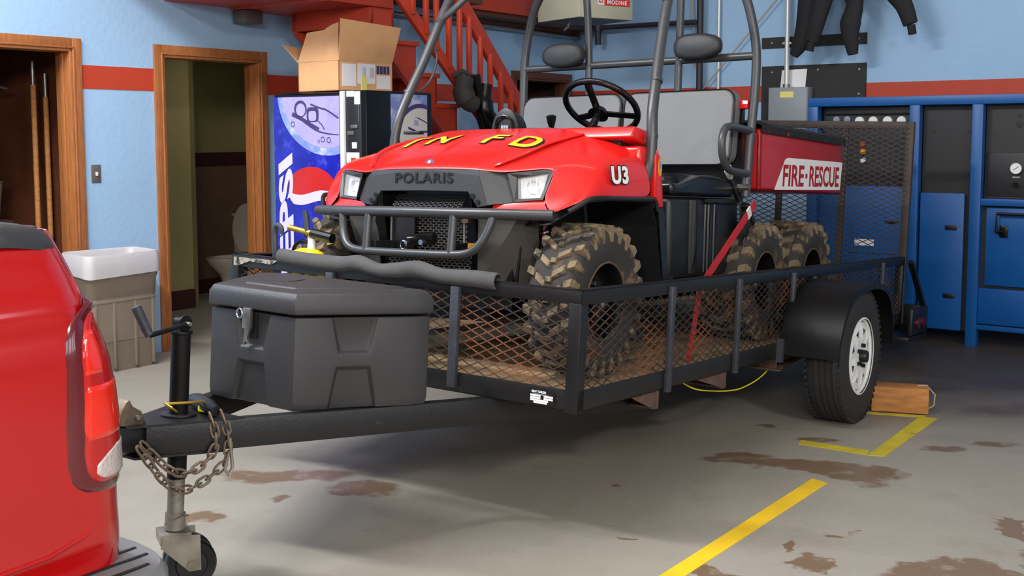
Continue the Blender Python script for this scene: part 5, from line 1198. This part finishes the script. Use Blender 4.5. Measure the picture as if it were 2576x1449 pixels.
# roll cage
def cage(pts, r=.0235, name='cage_tube', n=5, par=UT): return MB().tube(spline(pts, n) if n else pts, r, 14).build(name, 'tube_grey', par, smooth=True, angle=60)
for s in (1, -1):
    fp_ = cage([(.800, s*.715, .745), (.840, s*.725, .80), (.875, s*.732, .88), (.885, s*.732, .98), (.905, s*.722, 1.10), (.965, s*.705, 1.24), (1.055, s*.68, 1.42), (1.15, s*.66, 1.62), (1.25, s*.65, 1.80), (1.31, s*.645, 1.90), (1.40, s*.645, 1.965), (1.6, s*.645, 1.975), (1.95, s*.645, 1.955)], .0245, 'front_pillar')
    cage([(1.135, s*.665, 1.62), (1.23, s*.60, 1.72), (1.36, s*.46, 1.93), (1.38, s*.42, 1.965)], .019, 'gusset', 4, fp_)
    cage([(1.09, s*.66, 1.50), (1.115, s*.645, 1.44), (1.085, s*.66, 1.32), (1.02, s*.69, 1.25)], .007, 'grab_loop', 4, fp_)
    MB().tube([(.962, s*.7105, 1.235), (.968, s*.709, 1.247)], .0265, 14).tube([(.888, s*.7315, .985), (.890, s*.7315, .997)], .0265, 14).build('joint', 'tube_grey', fp_, smooth=True)
    rp = cage([(2.02, s*.70, .74), (2.03, s*.705, .85), (2.045, s*.715, 1.10), (2.06, s*.725, 1.30), (2.065, s*.725, 1.50), (2.06, s*.70, 1.66), (2.05, s*.66, 1.80), (2.04, s*.60, 1.90), (2.02, s*.52, 1.96)], .0245, 'rear_pillar')
    MB().disc((2.00, s*.70, .79), .016, 'y', -.032, .032, 10).build('bolt', 'steel', rp)
    cage([(2.05, s*.28, .95), (2.06, s*.28, 1.30), (2.06, s*.285, 1.60), (2.04, s*.30, 1.96)], .0215, 'inner_post', 4)
    # hip guard loop
    cage([(2.03, s*.715, 1.085), (1.78, s*.72, 1.09), (1.70, s*.72, 1.075), (1.665, s*.72, 1.02), (1.67, s*.72, .95), (1.72, s*.72, .89), (1.80, s*.72, .868), (2.02, s*.71, .86)], .0195, 'hip_guard')
cage([(2.02, .52, 1.96), (2.02, 0, 1.965), (2.02, -.52, 1.96)], .0245, 'rear_crossbar')
cage([(1.36, .60, 1.955), (1.36, 0, 1.965), (1.36, -.60, 1.955)], .021, 'front_crossbar')
cage([(2.065, .72, 1.478), (2.065, 0, 1.478), (2.065, -.72, 1.478)], .021, 'headrest_bar', 0)
for s in (1, -1):
    c0 = Vector((2.0, s*.42, 1.537)); rings = []
    for dx, k in ((-.035, .72), (-.028, .9), (-.01, .985), (.012, 1.0), (.03, .95), (.038, .8)):
        rings.append([(c0.x + dx, c0.y + .138*k*(abs(math.cos(t))**.8)*(1 if math.cos(t) > 0 else -1), c0.z + .070*k*(abs(math.sin(t))**.75)*(1 if math.sin(t) > 0 else -1)*(1 - .10*math.cos(t)*s)) for t in [2*PI*i/40 for i in range(40)]])
    MB().loft(rings).build('headrest', 'headrest_foam', UT, smooth=True, angle=60)
# rear seat support and extinguisher-like red box behind the near seat
MB().box((2.06, -.66, .70), (2.09, .66, 1.22)).build('rear_screen', 'black_plastic', UT)
MB().box((2.02, -.70, 1.20), (2.07, -.655, 1.245)).build('marker_lamp', 'utv_red', UT, bevel=.004)
MB().box((2.018, -.702, 1.225), (2.02, -.675, 1.24)).build('lamp_label', 'white_decal', children(UT)[-1])
# cargo bed
bx0, bx1, bz0, bz1 = 2.13, 3.47, .775, 1.085
bd = MB()
for y0, y1 in ((-.735, -.70), (.70, .735)): bd.box((bx0, y0, bz0), (bx1, y1, bz1+.02))
bd.box((bx0, -.735, bz0), (bx0+.035, .735, bz1)); bd.box((bx1-.035, -.735, bz0), (bx1, .735, bz1)); bd.box((bx0, -.735, bz0), (bx1, .735, bz0+.03))
bdo = bd.build('cargo_bed', 'bed_red', UT, bevel=.014, seg=3)
for x in (2.20, 2.50, 2.85, 3.12): MB().disc((x, -.742, bz1+.008), .010, 'y', -.006, .004, 10).build('button', 'bed_red', bdo)
# ruffled black cover over the bed
n = 60; mb = MB(); ringsA = []
for i in range(n+1):
    x = bx0 - .02 + (bx1-bx0+.03)*i/n; wv_ = .006*math.sin(i*1.9) + .004*math.sin(i*3.7)
    ringsA.append([(x, -.748 + wv_, bz1 - .005 + wv_*.6), (x, -.75 + wv_, bz1+.035), (x, -.70, bz1+.052 + wv_), (x, -.3, bz1+.05 + wv_*.5), (x, .3, bz1+.05), (x, .70, bz1+.052), (x, .75, bz1+.035), (x, .748, bz1-.005)])
mb.loft(ringsA, False, False).build('bed_cover', 'suit', bdo, smooth=True, solid=.004, angle=70)
# side sign
for s in (-1,):
    y_ = -.7365
    sg = MB(); sg.prism([(2.336, .783), (3.43, .803), (3.468, .975), (2.53, .965), (2.49, .955)], 'y', y_ - .002, y_).build('side_sign', 'white_decal', bdo)
    sgo = children(bdo)[-1]; fix_normals(sgo)
    Mx = basis((2.440, y_ - .0025, .808), (1, 0, .018), (0, 0, 1), (0, -1, 0))
    text_mb('FIRE', .165, Mx, .0006, .004, shear=.08, width=.34).build('lettering', 'red_decal', sgo)
    MB().disc((2.825, y_-.0025, .872), .016, 'y', -.001, .0, 20).build('dot', 'red_decal', sgo)
    text_mb('RESCUE', .165, basis((2.865, y_ - .0025, .816), (1, 0, .018), (0, 0, 1), (0, -1, 0)), .0006, .004, shear=.08, width=.535).build('lettering', 'red_decal', sgo)
# fender number
def side_text(s_, pos, size, m, off, yd):
    text_mb(s_, size, basis((pos[0], pos[1] - yd, pos[2]), unit((1, -.02, .03)), unit((0, .12, 1)), unit((0, -1, .12))), .0006, off, 1.15, space=1.12).build('lettering', m, hood)
side_text('U3', (.495, -.7535, .775), .098, 'black_decal', .0085, .0)
side_text('U3', (.495, -.7535, .775), .098, 'white_decal', .0038, .0012)
# wheels: tyres kept upright on the deck while the body leans a little
ANTI = Matrix.Rotation(-_ro, 4, 'X')
def atv_wheel(x, side, width, knobs, yo=.745):
    r = .316; hw = width/2
    prof = [(.158, -hw*.86), (.175, -hw*.95), (.215, -hw*1.0), (.255, -hw*.99), (.282, -hw*.92), (.297, -hw*.74), (.303, -hw*.4), (.305, 0)]
    prof = prof + [(a, -b) for a, b in prof[:-1][::-1]]
    t = MB().lathe(prof, (0,0,0), 'y', 48)
    c = Matrix.Translation((x, side*(yo - hw), r)); m = ANTI @ c
    o = t.build('tyre', 'atv_rubber', UT, smooth=True, matrix=m, angle=60)
    kn = MB()
    def lug(a, h0, h1, r0, r1, da, sk=0, taper=.8):
        vs = []
        for rr_2, k_ in ((r0, 1.), (r1, taper)):
            for (sa, h) in ((-1, h0), (1, h0), (1, h1), (-1, h1)):
                aa = a + sa*da*k_ + sk*(h-h0)/(abs(h1-h0)+1e-6); vs.append((rr_2*math.sin(aa), h if k_ == 1. else (h0+h1)/2 + (h-(h0+h1)/2)*.9, rr_2*math.cos(aa)))
        kn.add(vs, [(0,3,2,1),(4,5,6,7),(0,1,5,4),(1,2,6,5),(2,3,7,6),(3,0,4,7)])
    for k in range(knobs):
        a = 2*PI*k/knobs; st_ = 2*PI/knobs
        for sd in (-1, 1):
            off_ = 0 if sd < 0 else st_/2
            lug(a + off_, sd*hw*.66, sd*hw*.99, .275, .313, st_*.24, sk=.04*sd, taper=.75)
            lug(a + off_ + st_*.12, sd*hw*.90, sd*hw*1.02, .245, .297, st_*.17, taper=1.0)
            lug(a + off_ + st_*.45, sd*hw*.10, sd*hw*.58, .296, .316, st_*.21, sk=.10*sd, taper=.75)
        lug(a + st_*.2, -hw*.12, hw*.12, .298, .316, st_*.16)
    kn.build('tread', 'mud', o)
    s_ = side
    MB().lathe([(.166, s_*hw*.90), (.160, s_*hw*.93), (.154, s_*hw*.88), (.150, s_*hw*.4), (.146, s_*.0), (.12, s_*-.02), (.06, s_*-.0), (.055, s_*.02), (.04, s_*.05), (1e-3, s_*.052)], (0,0,0), 'y', 40).build('rim', 'gloss_black', o, smooth=True, angle=60)
    MB().tube([(.160*math.cos(t_), s_*hw*.915, .160*math.sin(t_)) for t_ in [2*PI*i/40 for i in range(40)]], .005, 8, closed=True).build('rim_lip', 'rust', o, smooth=True)
    for k in range(4): MB().disc((.055*math.sin(PI/2*k+.4)*1.3, 0, .055*math.cos(PI/2*k+.4)*1.3), .010, 'y', s_*-.005, s_*.03, 6).build('lug_nut', 'steel', o)
for s in (-1, 1): atv_wheel(.475, s, .215, 24)
for x in (2.20, 2.93):
    for s in (-1, 1): atv_wheel(x, s, .27, 19, .75)
# rear under-structure
MB().box((1.95, -.5, .42), (3.35, .5, .50)).box((2.0, -.35, .30), (3.3, .35, .42)).build('rear_frame', 'black_plastic', UT)
for x in (2.20, 2.93): MB().tube([(x, -.6, .31), (x, .6, .31)], .03, 10).build('rear_axle', 'black_plastic', UT, smooth=True)
for s in (-1, 1): MB().add([(1.98, s*.70, .66), (2.10, s*.70, .68), (2.10, s*.70, .58), (2.0, s*.70, .36), (1.96, s*.70, .36)], [(0,1,2,3,4)]).build('splash_guard', 'black_plastic', UT, solid=.02)
MB().bar((2.02, -.70, .70), (2.12, -.70, .60), .04, .03).build('latch', 'black_plastic', UT, bevel=.004)
for k in range(6): MB().tube([(2.12 + .008*math.cos(t), -.70, .64 - k*.022 + .012*math.sin(t)) for t in [2*PI*i/8 for i in range(8)]], .003, 5, closed=True).build('chain_link', 'black_plastic', UT)
# ------------------------------------------------------------------ ratchet strap
s0, s1 = Vector((1.93, .13, .79)), Vector((1.255, .10, .40)); s2 = Vector((1.16, .10, .06))
sp2 = MB(); sp2.bar(s0, s1, .046, .003, (0, 1, 0)); sp2.bar(s1, s2, .046, .003, (0, 1, 0))
stp = sp2.build('tie_down_strap', 'strap_red', matrix=M_TRAILER)
tag(stp, 'red tie-down strap from the vehicle side down to the trailer deck', 'strap')
a_, b_ = s0.lerp(s1, .10), s0.lerp(s1, .16); MB().bar(a_, b_, .052, .008, (0, 1, 0)).build('strap_label', 'off_white', stp)
# ================================================================== pickup truck corner
_pk = M_TRAILER @ Vector((-2.062, .93, 0)); _pk.z = 0
PK = empty('pickup_truck', basis(_pk, _u0, _v0, UP), 'red pickup truck, rear corner with a tall tail lamp and grey step bumper', 'truck')
# local: x to the rear, y across (near side negative), z = height above the floor
SEC = [(.42, .89), (.50, .915), (.58, .93), (.64, .932), (.70, .93), (.80, .932), (.95, .934), (1.06, .932), (1.13, .925), (1.18, .92), (1.24, .908), (1.29, .895), (1.325, .88)]
XE = [(.42, .03), (.50, .09), (.56, .110), (.63, .112), (.70, .110), (.80, .108), (.89, .105), (.97, .097), (1.03, .087), (1.09, .069), (1.13, .055), (1.164, .049), (1.187, .042), (1.224, .028), (1.26, .015), (1.288, .004), (1.325, -.008)]
def interp(T, h):
    for (h0, y0), (h1, y1) in zip(T[:-1], T[1:]):
        if h <= h1: return y0 + (y1-y0)*max(0, (h-h0))/(h1-h0)
    return T[-1][1]
RC = .12
def on_skin(h, t, lift=0):
    """t = distance along the skin from where the rounded rear corner starts (negative = forward on the side)"""
    yo, xe = interp(SEC, h), interp(XE, h)
    if t <= 0: return Vector((xe - RC + t, -yo - lift, h))
    if t < RC*PI/2:
        a = t/RC; return Vector((xe - RC + (RC+lift)*math.sin(a), -yo + RC - (RC+lift)*math.cos(a), h))
    return Vector((xe + lift, -yo + RC + (t - RC*PI/2), h))
HS = [.42 + (.905)*i/36 for i in range(37)]
TSK = [-2.2, -.9, -.3, -.12, -.04] + [RC*PI/2*i/10 for i in range(11)] + [.30, .9, 1.6]
def ridge(h):
    """soft shoulder line along the side"""
    return .010*math.exp(-((h-1.165)/.018)**2) - .010*math.exp(-((h-.60)/.02)**2)
rings = [[on_skin(h, t, ridge(h)*(1 if t < .02 else max(0, 1-t/.08))) for t in TSK] for h in HS]
bodyo = MB().loft(rings, False, False).build('bed_body', 'truck_red', PK, smooth=True, solid=.003, angle=80)
MB().box((-2.3, -.87, .50), (-.12, .87, .62)).box((-2.3, -.87, .62), (-.12, -.83, 1.29)).box((-2.3, .83, .62), (-.12, .87, 1.29)).box((-.14, -.83, .62), (-.10, .83, 1.29)).build('bed_liner', 'black_plastic', PK)
MB().box((-2.2, .86, .5), (0, .92, 1.31)).build('far_side', 'truck_red', PK, bevel=.02)
cpth = [(-2.2, -.86, 0), (-.5, -.86, 0), (-.22, -.858, -.001), (-.16, -.855, -.004), (-.10, -.845, -.014), (-.06, -.83, -.030), (-.03, -.81, -.052)]
cr = []
for p in spline(cpth, 5):
    sl = 0
    cr.append([(p.x, p.y - .050, 1.305 + p.z), (p.x, p.y - .052, 1.330 + p.z), (p.x, p.y - .046, 1.346 + p.z), (p.x, p.y - .034, 1.354 + p.z), (p.x, p.y, 1.357 + p.z), (p.x, p.y + .035, 1.354 + p.z), (p.x, p.y + .04, 1.32 + p.z), (p.x, p.y + .04, 1.300 + p.z)])
MB().loft(cr, True, True).build('rail_cap', 'cap_plastic', PK, smooth=True, angle=60)
MB().box((-.12, -.80, 1.30), (-.03, .86, 1.335)).build('tailgate_cap', 'cap_plastic', PK, bevel=.008)
MB().box((-2.2, .82, 1.30), (-.08, .92, 1.345)).build('rail_cap', 'cap_plastic', PK, bevel=.008)
def outline_at(T, h):
    for (h0, a0), (h1, a1) in zip(T[:-1], T[1:]):
        if h <= h1: return a0 + (a1-a0)*max(0, h-h0)/(h1-h0)
    return T[-1][1]
def patch(TL, TR_, lift, name, m, par, n=28, edge=.012):
    h0, h1 = TL[0][0], TL[-1][0]; rr_ = []
    for k in range(n+1):
        h = h0 + (h1-h0)*k/n; a, b = outline_at(TL, h), outline_at(TR_, h); b = max(b, a + .002); row = []
        for j in range(17):
            t = a + (b-a)*j/16; d = min(t-a, b-t, h-h0, h1-h); row.append(on_skin(h, t, ridge(h) + .0008 + lift*min(1, max(0, d)/edge)**.5))
        rr_.append(row)
    return MB().loft(rr_, False, False).build(name, m, par, smooth=True, angle=80)
OL = [(.742, .045), (.748, .0), (.76, -.03), (.781, -.052), (.822, -.062), (.906, -.059), (.988, -.045), (1.05, -.030), (1.096, -.012), (1.13, .012), (1.16, .05), (1.178, .085)]
ORr = [(.742, .10), (.76, .15), (.80, .17), (1.05, .17), (1.178, .12)]
lamp = patch(OL, ORr, .007, 'tail_lamp', 'lamp_dark', PK, 30)
IL = [(.762, .05), (.77, .0), (.80, -.022), (.841, -.028), (.977, -.012), (1.05, .0), (1.09, .018), (1.13, .05), (1.155, .085)]
patch(IL, [(.762, .10), (.80, .14), (1.05, .14), (1.155, .10)], .013, 'lens', 'lamp_red', lamp, 28)
patch([(.862, -.020), (.90, -.022), (.98, -.010), (1.0, .0)], [(.862, .13), (1.0, .13)], .0145, 'stop_lens', 'lamp_bright', lamp, 12, .004)
patch([(1.008, -.002), (1.06, .010), (1.10, .03), (1.12, .05)], [(1.008, .05), (1.05, .06), (1.12, .062)], .0145, 'upper_lens', 'lamp_bright', lamp, 12, .004)
patch([(.775, .045), (.782, .01), (.795, -.005), (.815, -.002), (.835, .03), (.852, .08)], [(.775, .12), (.852, .135)], .0155, 'reverse_lens', 'lens_clear', lamp, 14, .004)
def zz(h): return h
# body crease below the lamp and step bumper
MB().tube([on_skin(.635, -.62, .001), on_skin(.635, -.30, .001), on_skin(.64, -.12, .001), on_skin(.66, -.03, .0), on_skin(.68, .0, -.002)], .006, 8).build('crease', 'truck_red', bodyo, smooth=True)
bmp = []
def plan(k, inset=0):
    o_ = [(-.40, -.99), (-.06, -1.02), (.04, -1.035), (.105, -1.02), (.15, -.965), (.172, -.88), (.18, -.75), (.20, 0), (.18, .75), (.15, .96), (-.06, 1.0)]
    return o_
pl = [Vector((a, b, 0)) for a, b in plan(0)]
Q_ = spline(pl, 5)
mb = MB(); mb.loft([[(p.x, p.y, zz(.40)) for p in Q_], [(p.x, p.y, zz(.545)) for p in Q_], [(p.x*.985 - .006, p.y*.985, zz(.565)) for p in Q_], [(min(p.x-.02, -.0), p.y*.8, zz(.572)) for p in Q_]], False, False)
bo = mb.build('step_bumper', 'vinyl', PK, smooth=True, angle=40, solid=.004)
for k, (y, x0_) in enumerate(((-.985, .09), (-.93, .13), (-.875, .14))): MB().tube([(-.2, y, zz(.5715)), (x0_-.04, y, zz(.5695)), (x0_, y+.004, zz(.5675))], .006, 8, flat=.6).build('tread_rib', 'black_plastic', bo, smooth=True)
MB().box((-.5, -.04, zz(.44)), (.69, .04, zz(.48))).build('hitch', 'black_plastic', PK, bevel=.004)
MB().tube([(.645, 0, zz(.47)), (.645, 0, zz(.50))], .016, 12).lathe([(.001, .050), (.018, .043), (.025, .025), (.018, .006), (.010, 0)], (.645, 0, zz(.495)), 'z', 16).build('hitch_ball', 'chrome', PK, smooth=True)
wt = MB().lathe([(.2, -.12), (.37, -.11), (.385, 0), (.37, .11), (.2, .12)], (-1.35, -.85, zz(.385)), 'y', 40); wt.build('tyre', 'tyre_rubber', PK, smooth=True)
MB().lathe([(.2, -.12), (.2, .12)], (-1.35, -.85, zz(.385)), 'y', 40).disc((-1.35, -.85, zz(.385)), .2, 'y', -.05, .05, 30).build('rim', 'steel', children(PK)[-1], smooth=True)
wt = MB().lathe([(.2, -.12), (.37, -.11), (.385, 0), (.37, .11), (.2, .12)], (-1.35, .85, zz(.385)), 'y', 40); wt.build('tyre', 'tyre_rubber', PK, smooth=True)
